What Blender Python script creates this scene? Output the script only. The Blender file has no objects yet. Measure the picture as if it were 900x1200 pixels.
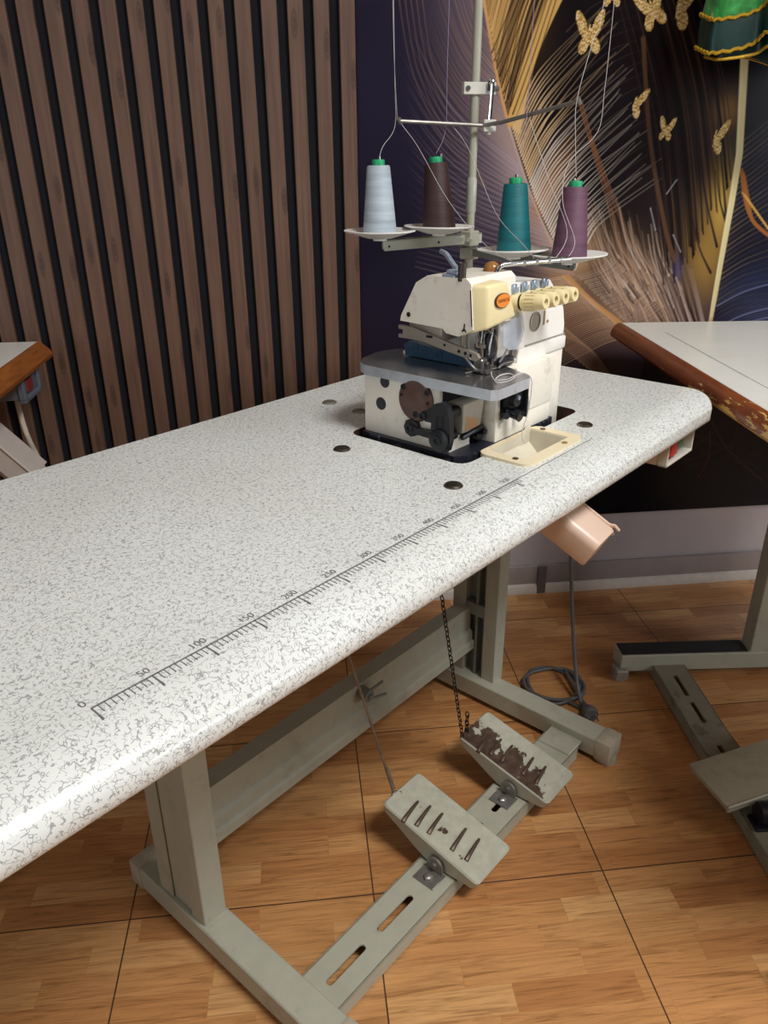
import bpy, bmesh, math, random
import numpy as np
from mathutils import Vector, Matrix, Euler

random.seed(7)
rng = np.random.default_rng(7)
SC = bpy.context.scene
COL = SC.collection
PI = math.pi

# ------------------------------------------------------------------ materials
def lin(c):
    """sRGB 0-255 triple -> linear rgba"""
    o = []
    for v in c:
        v /= 255.0
        o.append(v / 12.92 if v <= 0.04045 else ((v + 0.055) / 1.055) ** 2.4)
    return (o[0], o[1], o[2], 1.0)

MATS = {}
def base_mat(name):
    m = bpy.data.materials.new(name); m.use_nodes = True
    nt = m.node_tree
    b = nt.nodes['Principled BSDF']
    MATS[name] = m
    return m, nt, b

def N(nt, kind, **kw):
    n = nt.nodes.new(kind)
    for k, v in kw.items():
        if k in n.inputs: n.inputs[k].default_value = v
        else: setattr(n, k, v)
    return n

def L(nt, a, b): nt.links.new(a, b)

def ramp(nt, stops, interp='LINEAR'):
    r = nt.nodes.new('ShaderNodeValToRGB'); cr = r.color_ramp; cr.interpolation = interp
    while len(cr.elements) < len(stops): cr.elements.new(0.5)
    for e, (p, c) in zip(cr.elements, stops):
        e.position = p; e.color = c if len(c) == 4 else (*c, 1)
    return r

def mat(name, col, rough=0.5, metal=0.0, var=0.12, scale=40.0, bump=0.0, dirt=None, dirt_amt=0.5, spec=0.5, dirt_scale=18.0, coat=0.0):
    """plain surface with a little procedural unevenness and optional dirt specks"""
    m, nt, b = base_mat(name)
    c = lin(col)
    tc = N(nt, 'ShaderNodeTexCoord')
    no = N(nt, 'ShaderNodeTexNoise', Scale=scale, Detail=5.0, Roughness=0.6)
    L(nt, tc.outputs['Object'], no.inputs['Vector'])
    lo = tuple(x * (1 - var) for x in c[:3]); hi = tuple(min(1, x * (1 + var)) for x in c[:3])
    r = ramp(nt, [(0.3, lo), (0.7, hi)])
    L(nt, no.outputs['Fac'], r.inputs['Fac'])
    out = r.outputs['Color']
    if dirt is not None:
        n2 = N(nt, 'ShaderNodeTexNoise', Scale=dirt_scale, Detail=8.0, Roughness=0.7)
        L(nt, tc.outputs['Object'], n2.inputs['Vector'])
        r2 = ramp(nt, [(0.56, (0, 0, 0)), (0.72, (dirt_amt,) * 3)])
        L(nt, n2.outputs['Fac'], r2.inputs['Fac'])
        mx = N(nt, 'ShaderNodeMixRGB'); mx.inputs['Color2'].default_value = lin(dirt)
        L(nt, r2.outputs['Color'], mx.inputs['Fac']); L(nt, out, mx.inputs['Color1'])
        out = mx.outputs['Color']
    L(nt, out, b.inputs['Base Color'])
    b.inputs['Roughness'].default_value = rough
    b.inputs['Metallic'].default_value = metal
    b.inputs['Specular IOR Level'].default_value = spec
    b.inputs['Coat Weight'].default_value = coat
    if bump:
        bp = N(nt, 'ShaderNodeBump', Strength=bump, Distance=0.002)
        L(nt, no.outputs['Fac'], bp.inputs['Height']); L(nt, bp.outputs['Normal'], b.inputs['Normal'])
    return m

def laminate_mat():
    m, nt, b = base_mat('speckled_laminate')
    tc = N(nt, 'ShaderNodeTexCoord')
    # wavy broken worms: edges of a wobbled cell pattern, broken up by a second noise
    def worms(scale, w, thr, off):
        mp = N(nt, 'ShaderNodeMapping'); mp.inputs['Location'].default_value = off
        L(nt, tc.outputs['Object'], mp.inputs['Vector'])
        wob = N(nt, 'ShaderNodeTexNoise', Scale=150.0, Detail=0.0); L(nt, mp.outputs['Vector'], wob.inputs['Vector'])
        md = N(nt, 'ShaderNodeVectorMath', operation='MULTIPLY_ADD'); md.inputs[1].default_value = (0.011, 0.011, 0.011)
        L(nt, wob.outputs['Color'], md.inputs[0]); L(nt, mp.outputs['Vector'], md.inputs[2])
        v = N(nt, 'ShaderNodeTexVoronoi', Scale=scale); v.feature = 'DISTANCE_TO_EDGE'
        L(nt, md.outputs[0], v.inputs['Vector'])
        mr = N(nt, 'ShaderNodeMapRange'); mr.inputs['From Min'].default_value = w * 0.6; mr.inputs['From Max'].default_value = w
        mr.inputs['To Min'].default_value = 1; mr.inputs['To Max'].default_value = 0
        L(nt, v.outputs['Distance'], mr.inputs['Value'])
        k = N(nt, 'ShaderNodeTexNoise', Scale=240.0, Detail=0.0); L(nt, mp.outputs['Vector'], k.inputs['Vector'])
        g = N(nt, 'ShaderNodeMapRange'); g.inputs['From Min'].default_value = thr; g.inputs['From Max'].default_value = thr + 0.03
        L(nt, k.outputs['Fac'], g.inputs['Value'])
        p_ = N(nt, 'ShaderNodeMath', operation='MULTIPLY'); L(nt, mr.outputs[0], p_.inputs[0]); L(nt, g.outputs[0], p_.inputs[1])
        return p_.outputs[0]
    s1 = worms(175, 0.058, 0.45, (0, 0, 0))
    s2 = worms(160, 0.05, 0.56, (3.1, 1.7, 0.4))
    mx = N(nt, 'ShaderNodeMath', operation='MAXIMUM'); L(nt, s1, mx.inputs[0]); L(nt, s2, mx.inputs[1])
    blot = N(nt, 'ShaderNodeTexNoise', Scale=5.0, Detail=4.0)
    L(nt, tc.outputs['Object'], blot.inputs['Vector'])
    r = ramp(nt, [(0.3, lin((211, 214, 210))), (0.7, lin((219, 223, 221)))])
    L(nt, blot.outputs['Fac'], r.inputs['Fac'])
    mix = N(nt, 'ShaderNodeMixRGB'); mix.inputs['Color2'].default_value = lin((158, 160, 158))
    L(nt, mx.outputs[0], mix.inputs['Fac']); L(nt, r.outputs['Color'], mix.inputs['Color1'])
    L(nt, mix.outputs['Color'], b.inputs['Base Color'])
    b.inputs['Roughness'].default_value = 0.20
    b.inputs['Specular IOR Level'].default_value = 0.4
    return m

def floor_mat():
    m, nt, b = base_mat('parquet_look_tile')
    tc = N(nt, 'ShaderNodeTexCoord')
    mp = N(nt, 'ShaderNodeMapping'); mp.inputs['Location'].default_value = (-0.2375, -0.452, 0)
    L(nt, tc.outputs['Object'], mp.inputs['Vector'])
    # staves
    br = N(nt, 'ShaderNodeTexBrick')
    br.offset = 0.37; br.offset_frequency = 2; br.squash = 1.35; br.squash_frequency = 3
    br.inputs['Scale'].default_value = 1.0; br.inputs['Brick Width'].default_value = 0.19
    br.inputs['Row Height'].default_value = 0.4 / 9; br.inputs['Mortar Size'].default_value = 0.0004
    br.inputs['Color1'].default_value = (0, 0, 0, 1); br.inputs['Color2'].default_value = (1, 1, 1, 1)
    br.inputs['Mortar'].default_value = (0.25, 0.25, 0.25, 1)
    L(nt, mp.outputs['Vector'], br.inputs['Vector'])
    # grain
    mg = N(nt, 'ShaderNodeMapping'); mg.inputs['Scale'].default_value = (8, 140, 1)
    L(nt, tc.outputs['Object'], mg.inputs['Vector'])
    off = N(nt, 'ShaderNodeVectorMath', operation='MULTIPLY_ADD'); off.inputs[1].default_value = (9, 31, 0)
    L(nt, br.outputs['Color'], off.inputs[0]); L(nt, mg.outputs['Vector'], off.inputs[2])
    gn = N(nt, 'ShaderNodeTexNoise', Scale=1.0, Detail=6.0, Roughness=0.62, Distortion=1.3)
    L(nt, off.outputs[0], gn.inputs['Vector'])
    rb = ramp(nt, [(0.0, lin((170, 117, 71))), (0.35, lin((184, 132, 82))), (0.7, lin((189, 138, 87))), (1.0, lin((203, 156, 103)))])
    L(nt, br.outputs['Color'], rb.inputs['Fac'])
    rg = ramp(nt, [(0.32, (0.55, 0.5, 0.46)), (0.5, (1, 1, 1)), (0.68, (1.22, 1.22, 1.2))])
    L(nt, gn.outputs['Fac'], rg.inputs['Fac'])
    mul = N(nt, 'ShaderNodeMixRGB', blend_type='MULTIPLY'); mul.inputs['Fac'].default_value = 0.85
    L(nt, rb.outputs['Color'], mul.inputs['Color1']); L(nt, rg.outputs['Color'], mul.inputs['Color2'])
    # grout grid 0.4 m
    sx = N(nt, 'ShaderNodeSeparateXYZ'); L(nt, mp.outputs['Vector'], sx.inputs[0])
    ds = []
    for ax in ('X', 'Y'):
        w = N(nt, 'ShaderNodeMath', operation='PINGPONG'); w.inputs[1].default_value = 0.2
        L(nt, sx.outputs[ax], w.inputs[0])
        ds.append(w.outputs[0])
    mn = N(nt, 'ShaderNodeMath', operation='MINIMUM'); L(nt, ds[0], mn.inputs[0]); L(nt, ds[1], mn.inputs[1])
    lt = N(nt, 'ShaderNodeMapRange'); lt.inputs['From Min'].default_value = 0.0008; lt.inputs['From Max'].default_value = 0.0016
    lt.inputs['To Min'].default_value = 1; lt.inputs['To Max'].default_value = 0
    L(nt, mn.outputs[0], lt.inputs['Value'])
    gx = N(nt, 'ShaderNodeMixRGB'); gx.inputs['Color2'].default_value = lin((74, 52, 40))
    L(nt, lt.outputs[0], gx.inputs['Fac']); L(nt, mul.outputs['Color'], gx.inputs['Color1'])
    L(nt, gx.outputs['Color'], b.inputs['Base Color'])
    b.inputs['Roughness'].default_value = 0.3
    bp = N(nt, 'ShaderNodeBump', Strength=0.25, Distance=0.002); bp.invert = True
    L(nt, lt.outputs[0], bp.inputs['Height']); L(nt, bp.outputs['Normal'], b.inputs['Normal'])
    return m

def slat_mat():
    m, nt, b = base_mat('walnut_slat')
    tc = N(nt, 'ShaderNodeTexCoord')
    mp = N(nt, 'ShaderNodeMapping'); mp.inputs['Scale'].default_value = (60, 60, 2.2)
    L(nt, tc.outputs['Object'], mp.inputs['Vector'])
    no = N(nt, 'ShaderNodeTexNoise', Scale=1.5, Detail=6.0, Roughness=0.6, Distortion=0.6)
    L(nt, mp.outputs['Vector'], no.inputs['Vector'])
    r = ramp(nt, [(0.25, lin((84, 63, 52))), (0.5, lin((106, 80, 66))), (0.8, lin((123, 95, 79)))])
    L(nt, no.outputs['Fac'], r.inputs['Fac'])
    # knots
    sk = N(nt, 'ShaderNodeSeparateXYZ'); L(nt, tc.outputs['Object'], sk.inputs[0])
    ax = N(nt, 'ShaderNodeMath', operation='MULTIPLY_ADD'); ax.inputs[1].default_value = 19.084; ax.inputs[2].default_value = 0.36
    az = N(nt, 'ShaderNodeMath', operation='MULTIPLY_ADD'); az.inputs[1].default_value = 4.6; az.inputs[2].default_value = 0.2
    L(nt, sk.outputs['X'], ax.inputs[0]); L(nt, sk.outputs['Z'], az.inputs[0])
    ck = N(nt, 'ShaderNodeCombineXYZ'); L(nt, ax.outputs[0], ck.inputs['X']); L(nt, az.outputs[0], ck.inputs['Y'])
    vo = N(nt, 'ShaderNodeTexVoronoi', Scale=1.0); vo.voronoi_dimensions = '2D'; vo.inputs['Randomness'].default_value = 0.75
    L(nt, ck.outputs[0], vo.inputs['Vector'])
    rk = ramp(nt, [(0.0, (.35,) * 3), (0.05, (0.8,) * 3), (0.075, (0.2,) * 3), (0.095, (0.6,) * 3), (0.15, (0, 0, 0))])
    L(nt, vo.outputs['Distance'], rk.inputs['Fac'])
    mx = N(nt, 'ShaderNodeMixRGB'); mx.inputs['Color2'].default_value = lin((62, 45, 38))
    L(nt, rk.outputs['Color'], mx.inputs['Fac']); L(nt, r.outputs['Color'], mx.inputs['Color1'])
    L(nt, mx.outputs['Color'], b.inputs['Base Color'])
    b.inputs['Roughness'].default_value = 0.55
    return m

def wood_mat(name, c0, c1, wear=None, wear_from=None, rough=0.3):
    m, nt, b = base_mat(name)
    tc = N(nt, 'ShaderNodeTexCoord')
    mp = N(nt, 'ShaderNodeMapping'); mp.inputs['Scale'].default_value = (20, 4, 40)
    L(nt, tc.outputs['Object'], mp.inputs['Vector'])
    no = N(nt, 'ShaderNodeTexNoise', Scale=2.5, Detail=6.0, Roughness=0.65)
    L(nt, mp.outputs['Vector'], no.inputs['Vector'])
    r = ramp(nt, [(0.3, lin(c0)), (0.7, lin(c1))]); L(nt, no.outputs['Fac'], r.inputs['Fac'])
    out = r.outputs['Color']
    if wear:
        sx = N(nt, 'ShaderNodeSeparateXYZ'); L(nt, tc.outputs['Object'], sx.inputs[0])
        gr = N(nt, 'ShaderNodeMapRange'); gr.inputs['From Min'].default_value = wear_from[0]; gr.inputs['From Max'].default_value = wear_from[1]
        L(nt, sx.outputs['Y'], gr.inputs['Value'])
        zr = N(nt, 'ShaderNodeMapRange'); zr.inputs['From Min'].default_value = 0.775; zr.inputs['From Max'].default_value = 0.742
        zr.inputs['To Min'].default_value = -0.18; zr.inputs['To Max'].default_value = 0.25
        L(nt, sx.outputs['Z'], zr.inputs['Value'])
        mw = N(nt, 'ShaderNodeMapping'); mw.inputs['Scale'].default_value = (40, 14, 70)
        L(nt, tc.outputs['Object'], mw.inputs['Vector'])
        nw = N(nt, 'ShaderNodeTexNoise', Scale=1.0, Detail=7.0, Roughness=0.7); L(nt, mw.outputs['Vector'], nw.inputs['Vector'])
        ad = N(nt, 'ShaderNodeMath', operation='ADD'); nx_ = N(nt, 'ShaderNodeMapRange'); nx_.inputs['From Min'].default_value = 0.3; nx_.inputs['From Max'].default_value = 0.7
        L(nt, nw.outputs['Fac'], nx_.inputs['Value'])
        L(nt, gr.outputs[0], ad.inputs[0]); L(nt, nx_.outputs[0], ad.inputs[1])
        ad2 = N(nt, 'ShaderNodeMath', operation='ADD'); L(nt, ad.outputs[0], ad2.inputs[0]); L(nt, zr.outputs[0], ad2.inputs[1])
        rw = ramp(nt, [(0.86, (0, 0, 0)), (0.92, (1, 1, 1))]); 
        hv = N(nt, 'ShaderNodeMath', operation='MULTIPLY'); hv.inputs[1].default_value = 0.75
        L(nt, ad2.outputs[0], hv.inputs[0]); L(nt, hv.outputs[0], rw.inputs['Fac'])
        mx = N(nt, 'ShaderNodeMixRGB'); mx.inputs['Color2'].default_value = lin(wear)
        L(nt, rw.outputs['Color'], mx.inputs['Fac']); L(nt, out, mx.inputs['Color1']); out = mx.outputs['Color']
    L(nt, out, b.inputs['Base Color']); b.inputs['Roughness'].default_value = rough
    return m

def pedal_mat(name, wear_lo, wear_hi, band=None):
    """grey-green enamel rubbed through to bare brown metal; band = (x0, x1) local strip where it is rubbed most"""
    m, nt, b = base_mat(name)
    tc = N(nt, 'ShaderNodeTexCoord')
    no = N(nt, 'ShaderNodeTexNoise', Scale=34.0, Detail=7.0, Roughness=0.62); L(nt, tc.outputs['Object'], no.inputs['Vector'])
    val = no.outputs['Fac']
    if band:
        sx = N(nt, 'ShaderNodeSeparateXYZ'); L(nt, tc.outputs['Object'], sx.inputs[0])
        mr = N(nt, 'ShaderNodeMapRange'); mr.inputs['From Min'].default_value = band[0]; mr.inputs['From Max'].default_value = band[1]
        mr.inputs['To Min'].default_value = 0.24; mr.inputs['To Max'].default_value = -0.20
        L(nt, sx.outputs['X'], mr.inputs['Value'])
        my = N(nt, 'ShaderNodeMapRange'); my.inputs['From Min'].default_value = band[2]; my.inputs['From Max'].default_value = band[3]
        my.inputs['To Min'].default_value = -0.3; my.inputs['To Max'].default_value = 0.0
        L(nt, sx.outputs['Y'], my.inputs['Value'])
        ad = N(nt, 'ShaderNodeMath', operation='ADD'); L(nt, val, ad.inputs[0]); L(nt, mr.outputs[0], ad.inputs[1])
        ad2 = N(nt, 'ShaderNodeMath', operation='ADD'); L(nt, ad.outputs[0], ad2.inputs[0]); L(nt, my.outputs[0], ad2.inputs[1])
        val = ad2.outputs[0]
    r = ramp(nt, [(wear_lo, (0, 0, 0)), (wear_hi, (1, 1, 1))]); L(nt, val, r.inputs['Fac'])
    n2 = N(nt, 'ShaderNodeTexNoise', Scale=60.0, Detail=4.0); L(nt, tc.outputs['Object'], n2.inputs['Vector'])
    rb = ramp(nt, [(0.3, lin((74, 58, 50))), (0.7, lin((112, 92, 80)))]); L(nt, n2.outputs['Fac'], rb.inputs['Fac'])
    rp = ramp(nt, [(0.3, lin((166, 166, 150))), (0.7, lin((182, 182, 166)))]); L(nt, n2.outputs['Fac'], rp.inputs['Fac'])
    mx = N(nt, 'ShaderNodeMixRGB'); L(nt, r.outputs['Color'], mx.inputs['Fac']); L(nt, rp.outputs['Color'], mx.inputs['Color1']); L(nt, rb.outputs['Color'], mx.inputs['Color2'])
    L(nt, mx.outputs['Color'], b.inputs['Base Color'])
    b.inputs['Roughness'].default_value = 0.36
    L(nt, r.outputs['Color'], b.inputs['Metallic'])
    mm = N(nt, 'ShaderNodeMath', operation='MULTIPLY'); mm.inputs[1].default_value = 0.4
    L(nt, r.outputs['Color'], mm.inputs[0]); nt.links.new(mm.outputs[0], b.inputs['Metallic'])
    return m

def yarn_mat(name, col, rough=0.55):
    m, nt, b = base_mat(name)
    tc = N(nt, 'ShaderNodeTexCoord')
    w = N(nt, 'ShaderNodeTexWave'); w.wave_type = 'BANDS'; w.bands_direction = 'Z'
    w.inputs['Scale'].default_value = 180; w.inputs['Distortion'].default_value = 3.5; w.inputs['Detail'].default_value = 3; w.inputs['Detail Scale'].default_value = 0.6
    L(nt, tc.outputs['Object'], w.inputs['Vector'])
    mp = N(nt, 'ShaderNodeMapping'); mp.inputs['Scale'].default_value = (8, 8, 70)
    L(nt, tc.outputs['Object'], mp.inputs['Vector'])
    no = N(nt, 'ShaderNodeTexNoise', Scale=1.0, Detail=4.0); L(nt, mp.outputs['Vector'], no.inputs['Vector'])
    c = lin(col)
    r = ramp(nt, [(0.3, tuple(x * 0.66 for x in c[:3])), (0.7, tuple(min(1, x * 1.12) for x in c[:3]))])
    L(nt, no.outputs['Fac'], r.inputs['Fac']); L(nt, r.outputs['Color'], b.inputs['Base Color'])
    b.inputs['Roughness'].default_value = rough
    bp = N(nt, 'ShaderNodeBump', Strength=0.35, Distance=0.0006); L(nt, w.outputs['Fac'], bp.inputs['Height']); L(nt, bp.outputs['Normal'], b.inputs['Normal'])
    return m

def brocade_mat():
    m, nt, b = base_mat('green_brocade')
    tc = N(nt, 'ShaderNodeTexCoord')
    no = N(nt, 'ShaderNodeTexNoise', Scale=26.0, Detail=6.0, Roughness=0.6, Distortion=1.0); L(nt, tc.outputs['Object'], no.inputs['Vector'])
    r = ramp(nt, [(0.3, lin((10, 66, 26))), (0.5, lin((22, 118, 42))), (0.64, lin((40, 150, 66))), (0.74, lin((196, 206, 130)))])
    L(nt, no.outputs['Fac'], r.inputs['Fac']); L(nt, r.outputs['Color'], b.inputs['Base Color'])
    b.inputs['Roughness'].default_value = 0.3; b.inputs['Sheen Weight'].default_value = 0.3
    return m

def mural_mat():
    m, nt, b = base_mat('glossy_mural_print')
    at = N(nt, 'ShaderNodeAttribute'); at.attribute_name = 'print'
    L(nt, at.outputs['Color'], b.inputs['Base Color'])
    b.inputs['Roughness'].default_value = 0.24; b.inputs['Specular IOR Level'].default_value = 0.14
    return m

def tile_wall_mat():
    return mat('grey_lilac_wall_tile', (172, 164, 166), rough=0.14, var=0.05, scale=6, spec=0.6)

def clear_mat(name, tint=(200, 210, 225), alpha=0.42, rough=0.25):
    m, nt, b = base_mat(name)
    tc = N(nt, 'ShaderNodeTexCoord')
    no = N(nt, 'ShaderNodeTexNoise', Scale=120.0, Detail=4.0); L(nt, tc.outputs['Object'], no.inputs['Vector'])
    c = lin(tint)
    r = ramp(nt, [(0.3, tuple(x * 0.85 for x in c[:3])), (0.7, c[:3])]); L(nt, no.outputs['Fac'], r.inputs['Fac'])
    L(nt, r.outputs['Color'], b.inputs['Base Color'])
    b.inputs['Roughness'].default_value = rough; b.inputs['Alpha'].default_value = alpha
    return m

M_lam = laminate_mat(); M_floor = floor_mat(); M_slat = slat_mat(); M_mural = mural_mat(); M_tile = tile_wall_mat()
M_felt = mat('black_felt_backing', (18, 19, 28), rough=0.95, scale=300)
M_skirt = mat('grey_skirting_tile', (150, 140, 138), rough=0.25, var=0.08, scale=15)
M_skirt_lip = mat('pale_skirting_lip', (200, 192, 184), rough=0.3, var=0.08)
M_enamel = mat('grey_green_enamel', (168, 168, 152), rough=0.38, var=0.05, scale=30, dirt=(104, 98, 86), dirt_amt=0.35)
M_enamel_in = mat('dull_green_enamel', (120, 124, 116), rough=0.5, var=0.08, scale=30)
M_white = mat('cream_white_casting', (238, 233, 221), rough=0.34, var=0.04, scale=14, dirt=(150, 130, 100), dirt_amt=0.4, dirt_scale=30)
M_white2 = mat('cool_white_casting', (242, 240, 235), rough=0.34, var=0.04, scale=14, dirt=(160, 146, 122), dirt_amt=0.35, dirt_scale=24)
M_cream = mat('yellowed_plastic', (232, 219, 172), rough=0.32, var=0.05, scale=20)
M_ivory = mat('ivory_plastic', (226, 212, 180), rough=0.4, var=0.05, scale=18, dirt=(150, 126, 92), dirt_amt=0.4)
M_pink = mat('pinkish_plastic', (218, 192, 174), rough=0.34, var=0.04, scale=12)
M_ltgrey = mat('light_grey_plastic', (206, 206, 196), rough=0.4, var=0.05)
M_navy = mat('navy_black_plastic', (32, 34, 46), rough=0.45, var=0.2)
M_black = mat('black_oxide_steel', (30, 32, 38), rough=0.38, var=0.25, metal=0.3)
M_dark = mat('dark_recess', (16, 16, 20), rough=0.8)
M_steel = mat('brushed_steel', (150, 148, 146), rough=0.3, metal=0.9, var=0.2, scale=60)
M_plate = mat('worn_steel_plate', (176, 174, 174), rough=0.22, metal=0.92, var=0.16, scale=22)
M_rim = mat('polished_rim_painted_sheen', (196, 204, 214), rough=0.25, metal=0.35, var=0.12, scale=60)  # for the plate's sides; reflected brightness put into a paler colour
M_chrome = mat('chrome', (205, 208, 212), rough=0.14, metal=1.0, var=0.1)
M_bronze = mat('bronze_cap', (92, 84, 76), rough=0.3, metal=0.85, var=0.3, scale=50)
M_brown_iron = mat('brown_lacquered_iron', (92, 66, 58), rough=0.45, var=0.12, metal=0.2)
M_blue = mat('blue_enamel', (52, 84, 112), rough=0.35, var=0.15)
M_greymetal = mat('dull_grey_metal', (158, 152, 142), rough=0.4, metal=0.4, var=0.12)
M_orange = mat('orange_badge', (236, 140, 50), rough=0.35, var=0.06)
M_badge_dark = mat('badge_brown', (70, 40, 22), rough=0.4)
M_amber = mat('amber_plastic', (150, 104, 58), rough=0.2, var=0.15)
M_ink = mat('grey_ruler_ink', (112, 112, 114), rough=0.6, var=0.25, scale=120)
M_cable = mat('grey_rubber_cable', (84, 84, 84), rough=0.5)
M_clip = mat('blue_grey_spring_steel', (165, 180, 200), rough=0.25, metal=0.45, var=0.25, scale=200)
M_green_core = mat('green_cone_core', (30, 160, 106), rough=0.4)
M_thread = mat('pale_thread', (200, 196, 196), rough=0.7)
M_thread_violet = mat('violet_thread', (150, 135, 170), rough=0.7)
M_tape = mat('clear_wrapped_tape', (176, 178, 166), rough=0.25)
M_gold_braid = mat('gold_braid', (190, 150, 40), rough=0.4, metal=0.4, var=0.3, scale=300)
M_band = mat('dark_green_satin', (8, 46, 42), rough=0.4, var=0.25)
M_red = mat('red_button', (206, 60, 66), rough=0.35)
M_greenb = mat('green_button', (20, 120, 84), rough=0.35)
M_clear = clear_mat('scuffed_clear_plastic')
M_clear2 = clear_mat('amber_clear_plastic', (206, 198, 184), 0.8, 0.3)
M_white_lam = mat('plain_white_laminate', (226, 226, 220), rough=0.3, var=0.03, scale=8, dirt=(206, 198, 150), dirt_amt=0.5, dirt_scale=5)
M_edge_r = wood_mat('worn_red_brown_edge', (96, 48, 26), (142, 74, 40), wear=(206, 172, 96), wear_from=(0.42, -0.42))
M_edge_l = wood_mat('varnished_orange_edge', (118, 64, 26), (164, 98, 42))
M_pedA = pedal_mat('rubbed_enamel', 0.665, 0.69)
M_rust = mat('bare_worn_metal', (92, 76, 66), rough=0.4, metal=0.4, var=0.3, scale=90)
M_wire = mat('twisted_steel_wire', (128, 118, 108), rough=0.4, metal=0.7, var=0.3)
M_chain = mat('blackened_chain', (60, 54, 50), rough=0.4, metal=0.7, var=0.3)

# ------------------------------------------------------------------ frames
class Frame:
    def __init__(self, origin, rotz): self.o = Vector(origin); self.r = rotz
    def place(self, ob, base):
        ob.location = self.o + Matrix.Rotation(self.r, 3, 'Z') @ Vector(base)
        ob.rotation_euler = (0, 0, self.r)
H = 0.775
ROOM = Frame((0, 0, 0), 0)
TF = Frame((0, 0, H), 0.743041)        # the main table: x along its front, y towards its back, z = 0 on its top
RF = Frame((0.907, 1.297, H), math.radians(-4.3))
LF = Frame((-0.39, 1.278, H), math.radians(-0.5))

# ------------------------------------------------------------------ mesh builder
class B:
    def __init__(self): self.bm = bmesh.new()
    def _add(self, t, mi, bev=0, seg=2, limit=None):
        if bev > 0:
            es = [e for e in t.edges if e.is_manifold and (limit is None or e.calc_face_angle(0) > limit)]
            if es: bmesh.ops.bevel(t, geom=es, offset=bev, segments=seg, profile=0.5, affect='EDGES', clamp_overlap=True)
        bmesh.ops.recalc_face_normals(t, faces=t.faces[:])
        for f in t.faces: f.material_index = mi
        me = bpy.data.meshes.new('tmp'); t.to_mesh(me); t.free()
        self.bm.from_mesh(me); bpy.data.meshes.remove(me)
        return self
    def box(self, x0, x1, y0, y1, z0, z1, bev=0, seg=2, mi=0, M=None):
        t = bmesh.new(); bmesh.ops.create_cube(t, size=1)
        for v in t.verts:
            v.co = Vector(((x0 + x1) / 2 + v.co.x * (x1 - x0), (y0 + y1) / 2 + v.co.y * (y1 - y0), (z0 + z1) / 2 + v.co.z * (z1 - z0)))
        if M is not None: t.transform(M)
        return self._add(t, mi, bev, seg)
    def prism(self, poly, axis, a, b, bev=0, seg=2, mi=0, M=None, limit=0.3):
        """polygon in the plane normal to axis; x: (y,z)  y: (x,z)  z: (x,y)"""
        t = bmesh.new()
        def P(p, d): return {'x': (d, p[0], p[1]), 'y': (p[0], d, p[1]), 'z': (p[0], p[1], d)}[axis]
        va = [t.verts.new(P(p, a)) for p in poly]; vb = [t.verts.new(P(p, b)) for p in poly]
        t.faces.new(va); t.faces.new(vb[::-1]); n = len(poly)
        for i in range(n): t.faces.new((va[i], va[(i + 1) % n], vb[(i + 1) % n], vb[i]))
        if M is not None: t.transform(M)
        return self._add(t, mi, bev, seg, limit)
    def hexa(self, pts, bev=0, seg=2, mi=0):
        """8 corner points: bottom four, top four"""
        t = bmesh.new(); v = [t.verts.new(p) for p in pts]
        for f in ((0, 1, 2, 3), (7, 6, 5, 4), (0, 4, 5, 1), (1, 5, 6, 2), (2, 6, 7, 3), (3, 7, 4, 0)): t.faces.new([v[i] for i in f])
        return self._add(t, mi, bev, seg)
    def cyl(self, p0, p1, r0, r1=None, n=20, mi=0, bev=0, seg=2):
        p0, p1 = Vector(p0), Vector(p1); r1 = r0 if r1 is None else r1
        t = bmesh.new(); d = p1 - p0
        bmesh.ops.create_cone(t, cap_ends=True, segments=n, radius1=r0, radius2=r1, depth=d.length)
        t.transform(Matrix.Translation((p0 + p1) / 2) @ d.to_track_quat('Z', 'Y').to_matrix().to_4x4())
        return self._add(t, mi, bev, seg, 0.6)
    def lathe(self, prof, c, axis=(0, 0, 1), n=32, mi=0, sx=1.0, sy=1.0):
        t = bmesh.new(); q = Vector(axis).to_track_quat('Z', 'Y').to_matrix().to_4x4() if tuple(axis) != (0, 0, 1) else Matrix.Identity(4)
        rings = []
        for r, z in prof:
            if r < 1e-6: rings.append([t.verts.new((0, 0, z))])
            else: rings.append([t.verts.new((r * math.cos(2 * PI * i / n) * sx, r * math.sin(2 * PI * i / n) * sy, z)) for i in range(n)])
        for a, b in zip(rings, rings[1:]):
            for i in range(n):
                j = (i + 1) % n
                if len(a) == 1 and len(b) > 1: t.faces.new((a[0], b[i], b[j]))
                elif len(b) == 1 and len(a) > 1: t.faces.new((a[i], a[j], b[0]))
                elif len(a) > 1: t.faces.new((a[i], a[j], b[j], b[i]))
        for ring, rev in ((rings[0], True), (rings[-1], False)):
            if len(ring) > 1: t.faces.new(ring[::-1] if rev else ring)
        t.transform(Matrix.Translation(Vector(c)) @ q)
        return self._add(t, mi)
    def tube(self, pts, r, n=10, mi=0, smooth=0, radii=None):
        pts = [Vector(p) for p in pts]
        if smooth: pts = catmull(pts, smooth)
        t = bmesh.new(); rings = []; up = None
        for i, p in enumerate(pts):
            d = (pts[min(i + 1, len(pts) - 1)] - pts[max(i - 1, 0)]).normalized()
            if up is None:
                up = Vector((0, 0, 1)) if abs(d.z) < 0.9 else Vector((1, 0, 0))
            s = d.cross(up).normalized(); up = s.cross(d).normalized()
            rr = radii[i] if radii else r
            rings.append([t.verts.new(p + (s * math.cos(2 * PI * k / n) + up * math.sin(2 * PI * k / n)) * rr) for k in range(n)])
        for a, b in zip(rings, rings[1:]):
            for k in range(n): t.faces.new((a[k], a[(k + 1) % n], b[(k + 1) % n], b[k]))
        t.faces.new(rings[0][::-1]); t.faces.new(rings[-1])
        return self._add(t, mi)
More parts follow.
